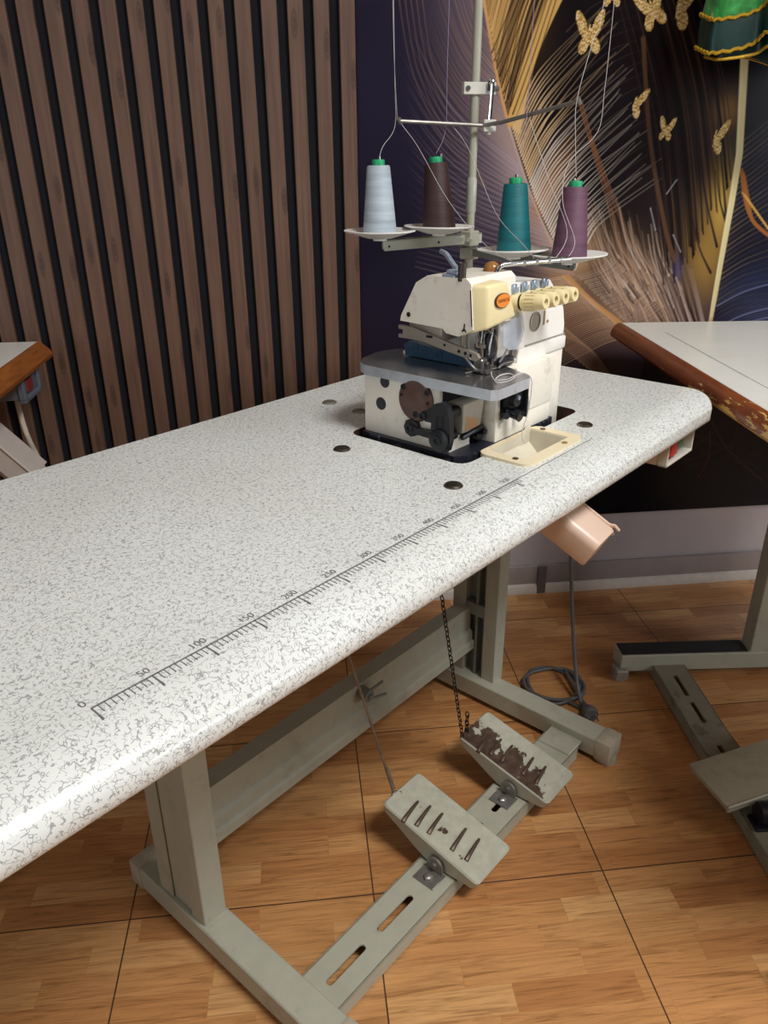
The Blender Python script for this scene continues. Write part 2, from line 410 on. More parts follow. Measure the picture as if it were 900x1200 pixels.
    def mesh(self, verts, faces, mi=0):
        t = bmesh.new(); v = [t.verts.new(p) for p in verts]
        for f in faces: t.faces.new([v[i] for i in f])
        return self._add(t, mi)
    def quad(self, pts, mi=0):
        v = [self.bm.verts.new(p) for p in pts]; f = self.bm.faces.new(v); f.material_index = mi; return self
    def frommesh(self, me, M, mi=0):
        t = bmesh.new(); t.from_mesh(me); t.transform(M)
        for f in t.faces: f.material_index = mi
        m2 = bpy.data.meshes.new('tmp'); t.to_mesh(m2); t.free(); self.bm.from_mesh(m2); bpy.data.meshes.remove(m2)
        return self
    def obj(self, name, mats, parent=None, base=(0, 0, 0), sharp=32):
        """link as ONE mesh object; mesh coordinates become relative to base"""
        b0 = Vector(base)
        for v in self.bm.verts: v.co -= b0
        lim = math.radians(sharp)
        for f in self.bm.faces: f.smooth = True
        for e in self.bm.edges:
            e.smooth = not (len(e.link_faces) == 2 and e.calc_face_angle(0) > lim)
        me = bpy.data.meshes.new(name); self.bm.to_mesh(me); self.bm.free()
        for m in (mats if isinstance(mats, (list, tuple)) else [mats]): me.materials.append(m)
        o = bpy.data.objects.new(name, me); COL.objects.link(o)
        if parent is not None: o.parent = parent
        return o

def catmull(P, k):
    out = []
    for i in range(len(P) - 1):
        p0, p1, p2, p3 = P[max(i - 1, 0)], P[i], P[i + 1], P[min(i + 2, len(P) - 1)]
        for j in range(k):
            t = j / k
            out.append(0.5 * ((2 * p1) + (p2 - p0) * t + (2 * p0 - 5 * p1 + 4 * p2 - p3) * t * t + (3 * p1 - p0 - 3 * p2 + p3) * t ** 3))
    out.append(P[-1]); return out

class Thing:
    """an Empty at the base of a thing; parts are built in the coordinates of its frame"""
    def __init__(self, name, label, cat, frame, base, group=None):
        self.base = base; self.root = bpy.data.objects.new(name, None); COL.objects.link(self.root)
        self.root.empty_display_size = 0.05
        frame.place(self.root, base)
        self.root['label'] = label; self.root['category'] = cat
        if group: self.root['group'] = group
    def part(self, b, name, mats, parent=None, label=None, sharp=32):
        o = b.obj(name, mats, parent or self.root, self.base, sharp)
        if label: o['label'] = label
        return o

def single(b, name, mats, label, cat, frame, base, group=None, kind=None):
    o = b.obj(name, mats, None, base); frame.place(o, base)
    if label: o['label'] = label; o['category'] = cat
    if group: o['group'] = group
    if kind: o['kind'] = kind
    return o

def text_mesh(s, size, align='CENTER'):
    c = bpy.data.curves.new('t', 'FONT'); c.body = s; c.size = size; c.align_x = align; c.align_y = 'CENTER'
    o = bpy.data.objects.new('t', c); COL.objects.link(o)
    bpy.context.view_layer.update()
    me = bpy.data.meshes.new_from_object(o.evaluated_get(bpy.context.evaluated_depsgraph_get()))
    bpy.data.objects.remove(o); bpy.data.curves.remove(c)
    return me

def cut(obj, cutter_b):
    """boolean-subtract a builder's mesh from obj and bake the result"""
    c = cutter_b.obj('cutter', []); c.matrix_world = obj.matrix_world.copy()
    m = obj.modifiers.new('cut', 'BOOLEAN'); m.object = c; m.operation = 'DIFFERENCE'; m.solver = 'EXACT'
    bpy.context.view_layer.update()
    me = bpy.data.meshes.new_from_object(obj.evaluated_get(bpy.context.evaluated_depsgraph_get()))
    obj.modifiers.clear(); old = obj.data; nm = old.name; mats = list(old.materials); obj.data = me
    bpy.data.meshes.remove(old); me.name = nm
    cm = c.data; bpy.data.objects.remove(c); bpy.data.meshes.remove(cm)
    me.materials.clear()
    for x in mats: me.materials.append(x)
    bm = bmesh.new(); bm.from_mesh(me)
    for f in bm.faces: f.smooth = True
    for e in bm.edges: e.smooth = not (len(e.link_faces) == 2 and e.calc_face_angle(0) > math.radians(32))
    bm.to_mesh(me); bm.free()

def struct(b, name, mats):
    o = b.obj(name, mats); o['kind'] = 'structure'; return o

# ------------------------------------------------------------------ the room
b = B(); b.quad([(-3.8, -3.2, 0), (3.8, -3.2, 0), (3.8, 1.43, 0), (-3.8, 1.43, 0)])
struct(b, 'floor', M_floor)
b = B(); b.box(-3.8, 3.8, 1.399, 1.5, 0, 2.75)
struct(b, 'wall_back', M_tile)
b = B(); b.box(-3.8, 3.8, -3.2, 1.5, 2.75, 2.85)
struct(b, 'ceiling', mat('white_ceiling', (225, 222, 216), rough=0.8, var=0.02))
b = B()
b.box(0.318, 3.2, 1.386, 1.399, 0.028, 0.086, 0.003)
b.prism([(1.399, 0), (1.378, 0), (1.376, 0.012), (1.380, 0.024), (1.388, 0.030), (1.399, 0.031)], 'x', 0.318, 3.2, 0, mi=1)
for x in (0.81, 1.62, 2.43): b.box(x - 0.0125, x + 0.0125, 1.3755, 1.3865, 0.002, 0.0865, 0.002, mi=2)
o = struct(b, 'baseboard_back', [M_skirt, M_skirt_lip, mat('skirting_joint_strip', (96, 88, 88), rough=0.4)])

# slatted wooden wall panel left of the mural
th = Thing('slatted_wall_panel', 'tall wall panel of brown vertical wooden slats over black backing', 'wall panel', ROOM, (-1.0, 1.39, 0))
b = B(); b.box(-2.6, 0.311, 1.392, 1.398, 0.0, 2.6); th.part(b, 'backing', M_felt)
b = B()
for k in range(55):
    x1 = 0.311 - 0.0524 * k
    b.box(x1 - 0.0318, x1, 1.379, 1.3925, 0.0, 2.6, 0.0015, 1)
th.part(b, 'slat', M_slat)

# ------------------------------------------------------------------ printed mural (own colours of the print, in wall metres)
def build_mural():
    xs = np.concatenate([np.arange(0.313, 1.62, 0.002), np.arange(1.62, 3.2, 0.02)])
    zs = np.concatenate([np.arange(0.235, 1.56, 0.002), np.arange(1.56, 2.61, 0.02)])
    nx, nz = len(xs), len(zs)
    X, Z = np.meshgrid(xs, zs)
    c = lambda r, g, b_: np.array(lin((r, g, b_))[:3])
    img = np.zeros((nz, nx, 3)) + c(20, 17, 22)
    def blend(a, col): 
        a = np.clip(a, 0, 1)[..., None]; img[:] = img * (1 - a) + c(*col) * a
    def blob(x, z, sx, sz, rot, amt, col):
        dx, dz = X - x, Z - z; ca, sa = math.cos(rot), math.sin(rot)
        u, v = (dx * ca + dz * sa) / sx, (-dx * sa + dz * ca) / sz
        blend(amt * np.exp(-(u * u + v * v)), col)
    def sm(a, b_, t): t = np.clip((t - a) / (b_ - a), 0, 1); return t * t * (3 - 2 * t)
    # noise used to break the strokes
    ph = rng.random((6, 3)) * 6
    # regions -----------------------------------------------------------
    # spine A polyline as x(z)
    sz_ = np.array([0.70, 0.735, 0.836, 0.936, 1.039, 1.188, 1.286, 1.424, 1.7]); sx_ = np.array([1.03, 0.987, 0.866, 0.772, 0.713, 0.648, 0.615, 0.579, 0.52])
    SX = np.interp(Z, sz_, sx_)
    left = X < SX
    blend(np.where(left, 0.8, 0.0), (38, 34, 54))
    blend(np.where(left, sm(0.95, 0.5, Z + 0.2 * X) * 0.8, 0), (14, 14, 24))
    blob(0.36, 1.27, 0.10, 0.16, 0, 0.5, (44, 40, 60)); blob(0.35, 0.98, 0.12, 0.1, 0, 0.45, (18, 17, 28))
    # soft plume between the dark left and spine A
    d = SX - X
    pl = np.where(left, np.exp(-(d / (0.10 + 0.05 * sm(1.3, 0.9, Z))) ** 2) * sm(0.80, 1.0, Z), 0)
    blend(pl * 0.55, (124, 108, 122)); blend(np.where(left, np.exp(-(d / 0.05) ** 2) * sm(0.86, 1.0, Z) * sm(1.36, 1.1, Z), 0) * 0.75, (178, 158, 158))
    # right of spine: black, then brown, then dark gold
    right = ~left
    blend(np.where(right, 0.75, 0), (19, 15, 19))
    blend(np.where(right, np.exp(-((X - SX) / 0.08) ** 2) * sm(1.26, 1.40, Z), 0) * 0.7, (150, 116, 64))
    blob(0.735, 1.05, 0.032, 0.09, -0.45, 0.75, (160, 108, 56)); blob(0.81, 0.92, 0.06, 0.06, 0, 0.85, (214, 172, 126)); blob(0.80, 0.85, 0.05, 0.05, 0, 0.5, (170, 130, 94))
    blob(1.08, 1.08, 0.12, 0.28, 0.35, 0.6, (52, 38, 38)); blob(1.145, 1.22, 0.032, 0.035, 0, 0.7, (140, 104, 56)); blob(1.168, 1.02, 0.030, 0.09, 0.10, 0.95, (180, 146, 70)); blob(1.15, 0.90, 0.05, 0.10, 0.2, 0.8, (160, 124, 62))
    blob(0.965, 0.83, 0.12, 0.09, -0.5, 0.8, (140, 108, 84)); blob(1.06, 0.79, 0.09, 0.06, -0.5, 0.7, (124, 100, 88)); blob(0.98, 0.79, 0.07, 0.05, -0.5, 0.5, (190, 160, 140))
    blob(0.80, 0.76, 0.12, 0.09, 0, 0.75, (112, 80, 60)); blob(0.69, 0.82, 0.07, 0.09, 0, 0.35, (70, 56, 56))
    # right of the cream quill
    qz = np.array([0.2, 0.735, 0.889, 1.024, 1.134, 1.336, 1.7]); qx = np.array([1.196, 1.190, 1.191, 1.193, 1.192, 1.165, 1.10])
    QX = np.interp(Z, qz, qx)
    # quill widens upward
    rt = X > QX
    blend(np.where(rt, 0.9, 0), (26, 24, 34)); 
    blob(1.36, 1.05, 0.05, 0.25, 0, 0.55, (34, 40, 76)); blob(1.29, 0.83, 0.07, 0.06, 0, 0.6, (44, 52, 84)); blob(1.33, 0.76, 0.12, 0.05, 0, 0.65, (82, 88, 124))
    # lower dark part
    blend(sm(0.72, 0.60, Z + 0.05 * np.sin(X * 7)) * 0.88, (14, 13, 18))
    base = img
    # strokes -----------------------------------------------------------
    ink = np.zeros((nz, nx)); 
    fx0, fz0 = xs[0], zs[0]; NXF = int((1.62 - 0.313) / 0.002); NZF = int((1.56 - 0.235) / 0.002)
    def stroke(pts, w, col, amt=0.9, taper=(1, 1), fade=(1, 1)):
        P = [Vector((p[0], p[1], 0)) for p in pts]
        n = max(3, int(sum((a - b_).length for a, b_ in zip(P, P[1:])) / 0.0011 / max(1, len(P) - 1)) + 1)
        Q = catmull(P, n); m = len(Q); col = c(*col)
        for i, q in enumerate(Q):
            t = i / (m - 1)
            ww = w * (taper[0] * (1 - t) + taper[1] * t); aa = max(0.0, amt * (fade[0] * (1 - t) + fade[1] * t))
            r = ww / 2 / 0.002
            fi, fj = (q.x - fx0) / 0.002, (q.y - fz0) / 0.002
            R = int(r + 1.5)
            i0, j0 = int(round(fi)), int(round(fj))
            if i0 < R or j0 < R or i0 >= NXF - R or j0 >= NZF - R: continue
            if R <= 2 and r < 0.9:
                rngx = range(i0 - 1, i0 + 2); rngz = range(j0 - 1, j0 + 2)
            else:
                rngx = range(i0 - R, i0 + R + 1); rngz = range(j0 - R, j0 + R + 1)
            for jj in rngz:
                for ii in rngx:
                    dd = math.hypot(ii - fi, jj - fj)
                    a = aa * min(1.0, max(0.0, r + 0.55 - dd)) * 0.55
                    if a > 0: img[jj, ii] += (col - img[jj, ii]) * a
    U = random.uniform
    lerp = lambda a, b_, t: a + (b_ - a) * t
    def lp(A, Bp, t): return [(lerp(p[0], q[0], t), lerp(p[1], q[1], t)) for p, q in zip(A, Bp)]
    def spine_at(z): return float(np.interp(z, sz_, sx_))
    # left fan: long fine strands falling from upper left into spine A
    for k in range(46):
        t = k / 45
        z1 = lerp(1.36, 0.87, t) + U(-.004, .004); x1 = spine_at(z1) - 0.004
        x0 = lerp(0.535, 0.37, min(1, t * 1.7)) + U(-.006, .006); z0 = lerp(1.50, 1.40, t) if t < 0.55 else lerp(1.445, 1.02, (t - 0.55) / 0.45)
        mx, mz = lerp(x0, x1, 0.42), lerp(z0, z1, 0.62)
        col = (168, 132, 104) if t < 0.5 else (176, 150, 150)
        stroke([(x0, z0), (mx, mz), (x1, z1)], 0.0022, col, U(.3, .7), fade=(-0.25 if t > .25 else 0.1, 1))
    for k in range(22):
        t = k / 21
        z1 = lerp(1.06, 0.80, t); x1 = spine_at(z1) - 0.01
        stroke([(lerp(0.50, 0.44, t), lerp(1.13, 0.90, t)), (lerp(0.60, 0.60, t), lerp(1.10, 0.86, t)), (x1, z1)], 0.002, (150, 136, 150), U(.25, .5), fade=(0.1, 1))
    for k in range(5): stroke([(0.40 + k * .012, 1.44), (0.43 + k * .012, 1.30), (0.50 + k * .012, 1.17), (0.60, 1.07)], 0.002, (150, 118, 90), .5, fade=(.6, .2))
    # spine A itself
    stroke([(0.579, 1.424), (0.615, 1.286), (0.648, 1.188)], 0.006, (206, 154, 100), 0.9)
    stroke([(0.648, 1.188), (0.713, 1.039), (0.772, 0.936), (0.80, 0.905)], 0.005, (196, 170, 154), 0.6)
    # golden barbs
    for k in range(26):
        t = k / 25
        z0 = lerp(1.44, 1.19, t); x0 = spine_at(z0) + 0.004
        x1 = lerp(0.60, 0.735, t) + U(-.006, .006); z1 = 1.50
        stroke([(x0, z0), (lerp(x0, x1, .42), lerp(z0, z1, .55)), (x1, z1)], U(.002, .005), random.choice([(196, 152, 92), (170, 130, 78), (214, 172, 112), (120, 92, 60)]), U(.5, .95))
    for k in range(8): stroke([(0.645 + k * .0035, 1.20 - k * .003), (0.675 + k * .003, 1.32), (0.72 + k * .004, 1.44)], 0.006, (206, 164, 96), .75)
    # dark gaps in the gold
    for k in range(10):
        t = k / 9
        stroke([(lerp(.60, .66, t), lerp(1.33, 1.20, t)), (lerp(.635, .70, t), lerp(1.41, 1.32, t)), (lerp(.66, .745, t), 1.47)], .0028, (26, 18, 18), .8)
    # pale arcs sweeping out of spine A over black
    for k in range(46):
        t = k / 45
        z0 = lerp(1.185, 0.885, t); x0 = spine_at(z0) + 0.006
        mx, mz = lerp(0.722, 0.885, t) + U(-.004, .004), lerp(1.315, 0.995, t)
        x1, z1 = lerp(0.835, 1.0, t) + U(-.03, .03), lerp(1.425, 1.075, t) + U(-.006, .01)
        col = (212, 178, 138) if t < .35 else (214, 200, 188)
        stroke([(x0, z0), (lerp(x0, mx, .42), lerp(z0, mz, .55)), (mx, mz), (x1, z1)], lerp(.0030, .0036, t), col, U(.75, .98), taper=(1.1, .4), fade=(1, .2))
    for k in range(16):   # fainter far tips
        t = k / 15
        stroke([(lerp(.76, .90, t), lerp(1.37, 1.06, t)), (lerp(.82, .98, t), lerp(1.42, 1.11, t)), (lerp(.90, 1.05, t), lerp(1.44, 1.15, t))], .002, (120, 104, 96), .25, fade=(.8, .0))
    # brown quills
    for q in ([(0.80, 1.24), (0.86, 1.10), (0.97, 0.86)], [(0.83, 1.17), (0.90, 1.04), (1.0, 0.86)]):
        for s in (0, .006): stroke([(p[0] + s, p[1]) for p in q], .003, (120, 78, 52), .6)
    # second spine
    for s in (0, .005, .010): stroke([(0.80 + s, 0.872), (0.868 + s, 0.812), (0.935 + s, 0.765), (1.0 + s, 0.715)], .006, (190, 140, 88), .7)
    for k in range(40):   # fine hatching under the second spine
        t = k / 39
        xx = lerp(.80, .99, t); zz = lerp(.87, .72, t)
        stroke([(xx, zz), (xx - .07, zz - .015), (xx - .19, zz - .075)], .0022, (200, 166, 134), U(.4, .75), fade=(1, .35))
        if k % 2: stroke([(xx - .17, zz + .005), (xx - .09, zz - .04), (xx + .0, zz - .16)], .002, (170, 136, 110), .3)
    for k in range(34):   # dashes above it
        t = k / 33
        xx = lerp(.835, 1.0, t) + U(-.004, .004); zz = lerp(.87, .73, t)
        stroke([(xx, zz), (xx + .05, zz + .015), (xx + .085, zz + .04)], .002, (190, 168, 150), U(.3, .6))
        stroke([(xx + .02, zz + .05), (xx + .035, zz), (xx + .05, zz - .03)], .002, (60, 44, 40), .4)
    # brush of strands falling to the right
    for k in range(170):
        t = U(0, 1); s = U(0, 1)
        x0 = lerp(.835, 1.13, t) + U(-.01, .01); z0 = lerp(1.0, .83, t) + U(-.06, .05) + (.04 if .2 < t < .7 else 0)
        ln = U(.08, .20)
        dx = lerp(.30, .62, 1 - t * .6) + U(-.08, .08)
        col = random.choice([(188, 160, 138), (150, 122, 100), (206, 184, 168), (110, 86, 70), (58, 42, 38), (40, 28, 28), (168, 134, 104)])
        stroke([(x0, z0), (x0 + ln * dx * .35, z0 - ln * .5), (x0 + ln * dx, z0 - ln)], U(.002, .0045), col, U(.45, .85), taper=(.5, 1), fade=(.2, 1))
    for k in range(26):   # big pale strands at its right end
        t = k / 25
        stroke([(lerp(.98, 1.12, t), lerp(.93, .88, t)), (lerp(1.03, 1.15, t), lerp(.84, .81, t)), (lerp(1.10, 1.185, t), .725)], U(.002, .006), random.choice([(196, 176, 168), (150, 128, 120), (60, 46, 48), (30, 24, 28)]), .8, taper=(.3, 1), fade=(.2, 1))
    # dark brown strands, top right
    for k in range(44):
        t = k / 43
        x0 = lerp(.845, 1.03, t) + U(-.006, .006)
        x1 = lerp(1.06, 1.185, t) + U(-.012, .012); z1 = lerp(.86, 1.10, t ** 1.5) + U(-.03, .03)
        col = random.choice([(78, 54, 40), (96, 68, 48), (44, 30, 28), (16, 12, 14), (16, 12, 14), (60, 44, 40)])
        stroke([(x0, 1.46), (lerp(x0, x1, .52), lerp(1.46, z1, .40)), (lerp(x0, x1, .8), lerp(1.46, z1, .72)), (x1, z1)], U(.002, .005), col, U(.4, .75), fade=(.5, 1))
    stroke([(.93, 1.36), (.975, 1.16), (1.04, .97), (1.075, .90)], .010, (88, 62, 46), .45)
    for q in ([(1.10, 1.30), (1.14, 1.16), (1.185, 1.0)], [(1.08, 1.2), (1.12, 1.06), (1.175, .93)], [(1.14, 1.1), (1.165, 1.03), (1.188, .985)], [(1.10, 1.0), (1.13, .93), (1.17, .87)]): stroke(q, .006, (34, 24, 30), .8, taper=(.4, 1))
    for q in ([(.995, 1.02), (1.015, .97)], [(1.03, 1.05), (1.05, 1.08)], [(1.06, .96), (1.085, .92)]): stroke([q[0], (lerp(q[0][0], q[1][0], .5), lerp(q[0][1], q[1][1], .5)), q[1]], .002, (190, 190, 205), .5)
    blob(1.085, .88, .012, .03, .2, .5, (80, 74, 120))
    # fan right of the quill
    for k in range(34):
        t = k / 33
        z0 = lerp(1.16, .74, t); x0 = float(np.interp(z0, qz, qx)) + .008
        stroke([(x0, z0), (x0 + .06, z0 + .05 - .02 * t), (x0 + .16, z0 + lerp(.16, .03, t))], .0022, random.choice([(92, 82, 84), (70, 66, 84), (110, 96, 84)]), U(.35, .7), fade=(1, .4))
    for k in range(16):
        r_ = .16 + k * .012
        stroke([(1.20, .70 + k * .006), (1.27, .735 + k * .006), (1.36, .755 + k * .006), (1.46, .76 + k * .006)], .003, random.choice([(18, 18, 30), (104, 108, 142), (18, 18, 30)]), .7)
    for s in range(4): stroke([(1.203 + s * .003, 1.10 - s * .004), (1.225 + s * .003, 1.035), (1.255, .988), (1.30, .955)], .007, (150, 92, 44), .6)
    for k in range(16): stroke([(1.215 + k * .006, 1.05 - k * .006), (1.222 + k * .006, 1.046 - k * .006), (1.228 + k * .006, 1.04 - k * .006)], .003, (206, 160, 80), .7)
    # faint marks low on the wall
    stroke([(1.22, .52), (1.30, .41), (1.42, .31)], .004, (52, 32, 32), .6); stroke([(1.24, .46), (1.25, .39), (1.23, .33)], .003, (72, 30, 34), .6)
    for k in range(9): stroke([(1.08 + U(0, .3), .48 + U(-.1, .06)), (1.10 + U(0, .3), .46 + U(-.1, .06)), (1.12 + U(0, .3), .43 + U(-.1, .05))], .002, (48, 36, 34), .5)
    # the cream quill
    dq = np.abs(X - QX); wq = np.interp(Z, [.70, .80, 1.336, 1.6], [.0025, .006, .0095, .011])
    blend(sm(wq + .0015, wq - .0015, dq) * sm(.68, .72, Z), (212, 198, 150)); blend(sm(wq * .5, 0, np.abs(X - QX + wq * .6)) * .4 * sm(.70, .76, Z), (232, 220, 182))
    blend(sm(.0035, .002, dq) * sm(.77, .75, Z) * sm(.70, .72, Z), (186, 130, 60))
    # butterflies: two fore wings, two hind wings each
    g1 = c(206, 172, 104); g2 = c(150, 108, 48); g3 = c(232, 214, 172)
    nz_ = np.sin(X * 900 + 3 * np.sin(Z * 700)) * np.sin(Z * 820 + 2 * np.sin(X * 640))
    tone = g1 * 1.0 + (nz_ > .25)[..., None] * (g2 - g1) + (nz_ < -.45)[..., None] * (g3 - g1)
    def fly(x, z, s, rot, fold=1.0):
        dx, dz = X - x, Z - z; ca, sa = math.cos(rot), math.sin(rot)
        u, v = (dx * ca + dz * sa) / s, (-dx * sa + dz * ca) / s
        msk = np.zeros_like(X)
        for sd in (-1, 1):
            if sd < 0 and fold < 0.3: continue
            f_ = fold if sd < 0 else 1.0
            for (cx, cz, rx, rz, an) in ((.36, .36, .21, .66, .42), (.27, -.42, .22, .36, -.35)):
                uu = u * sd / max(f_, .3) - cx; vv = v - cz
                c2, s2 = math.cos(an), math.sin(an)
                p, q = (uu * c2 - vv * s2) / rx, (uu * s2 + vv * c2) / rz
                msk = np.maximum(msk, sm(1.08, .92, p * p + q * q))
        msk = np.maximum(msk, sm(1.1, .9, (u / .07) ** 2 + (v / .42) ** 2))
        img[:] = img * (1 - msk[..., None]) + tone * msk[..., None]
    fly(.811, 1.365, .046, .05); fly(.943, 1.412, .047, .45); fly(1.0, 1.418, .055, -.1, .2); fly(.853, 1.443, .035, 0)
    fly(.928, 1.236, .036, -.25, .2); fly(1.009, 1.183, .028, -.1); fly(1.127, 1.166, .042, -.1, .2)
    # mesh -------------------------------------------------------------
    yv = 1.389
    verts = np.zeros((nz * nx, 3), dtype=np.float32); verts[:, 0] = X.ravel(); verts[:, 1] = yv; verts[:, 2] = Z.ravel()
    idx = np.arange(nz * nx).reshape(nz, nx)
    quads = np.stack([idx[:-1, :-1], idx[:-1, 1:], idx[1:, 1:], idx[1:, :-1]], -1).reshape(-1, 4)
    bx = np.array([[xs[0], yv, zs[0]], [xs[-1], yv, zs[0]], [xs[-1], yv, zs[-1]], [xs[0], yv, zs[-1]]], dtype=np.float32)
    bk = bx.copy(); bk[:, 1] = 1.3985
    nV = len(verts); verts = np.concatenate([verts, bx, bk])
    sides = [[nV + (i + 1) % 4, nV + i, nV + 4 + i, nV + 4 + (i + 1) % 4] for i in range(4)] + [[nV + 4, nV + 5, nV + 6, nV + 7][::-1]]
    quads = np.concatenate([quads, np.array(sides)]).astype(np.int32)
    me = bpy.data.meshes.new('mural_panel')
    me.vertices.add(len(verts)); me.vertices.foreach_set('co', verts.ravel())
    me.loops.add(quads.size); me.loops.foreach_set('vertex_index', quads.ravel())
    me.polygons.add(len(quads)); me.polygons.foreach_set('loop_start', np.arange(0, quads.size, 4, dtype=np.int32))
    try: me.polygons.foreach_set('loop_total', np.full(len(quads), 4, dtype=np.int32))
    except Exception: pass
    me.update(calc_edges=True)
    ca_ = me.color_attributes.new('print', 'FLOAT_COLOR', 'POINT')
    cols = np.ones((len(verts), 4), dtype=np.float32); cols[:nV, :3] = img.reshape(-1, 3); cols[nV:, :3] = c(20, 18, 24)
    ca_.data.foreach_set('color', cols.ravel())
    me.materials.append(M_mural)
    o = bpy.data.objects.new('mural_panel', me); COL.objects.link(o)
    o['label'] = 'glossy dark wall mural of golden feather strands and small butterflies'; o['category'] = 'mural'
build_mural()

# ------------------------------------------------------------------ main table
FL = -H     # the floor in table heights
tb = Thing('sewing_table', 'white speckled industrial sewing table with printed ruler on grey steel stand', 'sewing table', TF, (0.5, 0.2, FL))

def bullnose(y0, y1, th, r, n=8):
    """profile (y, z): rounded nose at the y0 side, square back"""
    P = [(y1, 0), (y1, -th), (y0 + r, -th)]
    for i in range(n + 1):
        a = -PI / 2 - PI * i / n
        P.append((y0 + r + r * math.cos(a), -th / 2 + th / 2 * math.sin(a)))
    return P
TX0, TX1, TY0, TY1, TTH = -0.20, 1.095, -0.058, 0.478, 0.040
b = B()
# nose: flatter top roll, steeper underside
prof = [(TY1, -0.001), (TY1 - .001, 0)]
prof += [(0.0, 0)]
for i in range(1, 11):
    a = PI / 2 * i / 10
    prof.append((-0.002 - 0.056 * math.sin(a) ** 1.0, -0.030 + 0.030 * math.cos(a)))
prof += [(-0.0575, -0.036), (-0.055, -TTH), (TY1 - .001, -TTH), (TY1, -TTH + .001)]
b.prism(prof, 'x', TX0, TX1, 0)
top = tb.part(b, 'tabletop', [M_lam, mat('dark_raw_board', (70, 46, 38), rough=0.7)])
cb = B()
# rounded right corners
def corner_cut(cb, cx, cy, sx, sy, r):
    P = [(cx + sx * 0.02, cy + sy * 0.02), (cx + sx * 0.02, cy - sy * r), (cx, cy - sy * r)]
    for i in range(0, 9):
        a = PI / 2 * i / 8
        P.append((cx - sx * r + sx * r * math.cos(a), cy - sy * r + sy * r * math.sin(a)))
    P.append((cx - sx * r, cy + sy * 0.02))
    cb.prism(P, 'z', -0.08, 0.03, 0)
corner_cut(cb, TX1, TY0, 1, -1, 0.045)
hole = B()
P = []
for (cx, cy, a0) in ((0.845, 0.258, 0), (0.575, 0.258, 90), (0.575, 0.094, 180), (0.845, 0.094, 270)):
    for i in range(5):
        a = math.radians(a0 + 22.5 * i); P.append((cx + 0.018 * math.cos(a), cy + 0.018 * math.sin(a)))
hole.prism(P, 'z', -0.08, 0.03, 0)
hole2 = B(); hole2.box(0.612, 0.736, 0.024, 0.084, -0.08, 0.03)
def rebase(bb):
    for v in bb.bm.verts: v.co -= Vector(tb.base)
    return bb
bpy.context.view_layer.update()
for k in (cb, hole, hole2): cut(top, rebase(k))
for f_ in top.data.polygons:
    c_ = f_.center + Vector(tb.base)
    if abs(f_.normal.z) < 0.3 and 0.552 < c_.x < 0.868 and 0.02 < c_.y < 0.28: f_.material_index = 1

# printed ruler
b = B(); Z1 = 0.00035
b.box(0.0, 0.565, -0.00085, 0.00085, 0.0001, Z1); b.box(0.565, 0.752, -0.0005, 0.0005, 0.0001, Z1)
for k in range(0, 121):
    x = 0.005 * k
    ln = 0.017 if k % 10 == 0 else 0.0095
    if k > 112: continue
    wd = 0.0006 if k % 10 == 0 else 0.00028
    b.box(x - wd, x + wd, -ln, 0, 0.0001, Z1)
for k in range(0, 12):
    me = text_mesh(str(50 * k), 0.0105, 'CENTER')
    b.frommesh(me, Matrix.Translation((0.05 * k - 0.002, 0.0085, Z1)))
    bpy.data.meshes.remove(me)
tb.part(b, 'printed_ruler', M_ink, top, 'grey printed ruler line with ticks and numbers')

# round screw plugs
mat('plug_painted_reflection', (150, 150, 138), rough=0.35, metal=0.7, var=0.2)  # paler bronze cap: the back plugs' reflection is put into the colour
for (x, y, m_) in ((0.502, 0.235, M_bronze), (0.495, 0.046, M_bronze), (0.802, 0.036, M_bronze), (0.646, 0.40, MATS['plug_painted_reflection']), (0.641, 0.331, MATS['plug_painted_reflection'])):
    b = B(); b.lathe([(0.0115, 0.0), (0.0115, 0.0012), (0.0095, 0.0028), (0.0, 0.0034)], (x, y, 0.0), n=28)
    tb.part(b, 'screw_plug', m_, top, 'round dark bronze screw plug' if m_ is M_bronze else 'round screw plug with its reflection painted grey')

# waste chute: ivory frame in the top
b = B()
def rrect(x0, x1, y0, y1, r, n=4):
    P = []
    for (cx, cy, a0) in ((x1 - r, y1 - r, 0), (x0 + r, y1 - r, 90), (x0 + r, y0 + r, 180), (x1 - r, y0 + r, 270)):
        for i in range(n + 1):
            a = math.radians(a0 + 90 / n * i); P.append((cx + r * math.cos(a), cy + r * math.sin(a)))
    return P
def ring(b, outer, inner, z0, z1, mi=0):
    n = len(outer); v = []
    for z in (z0, z1):
        v += [(p[0], p[1], z) for p in outer] + [(p[0], p[1], z) for p in inner]
    f = []
    for i in range(n):
        j = (i + 1) % n
        f += [(2 * n + i, 2 * n + j, 3 * n + j, 3 * n + i), (i, n + i, n + j, j), (i, j, 2 * n + j, 2 * n + i), (n + i, 3 * n + i, 3 * n + j, n + j)]
    b.mesh(v, f, mi)
ring(b, rrect(0.600, 0.748, 0.008, 0.086, 0.014), rrect(0.617, 0.731, 0.024, 0.084, 0.004), -0.002, 0.0035)
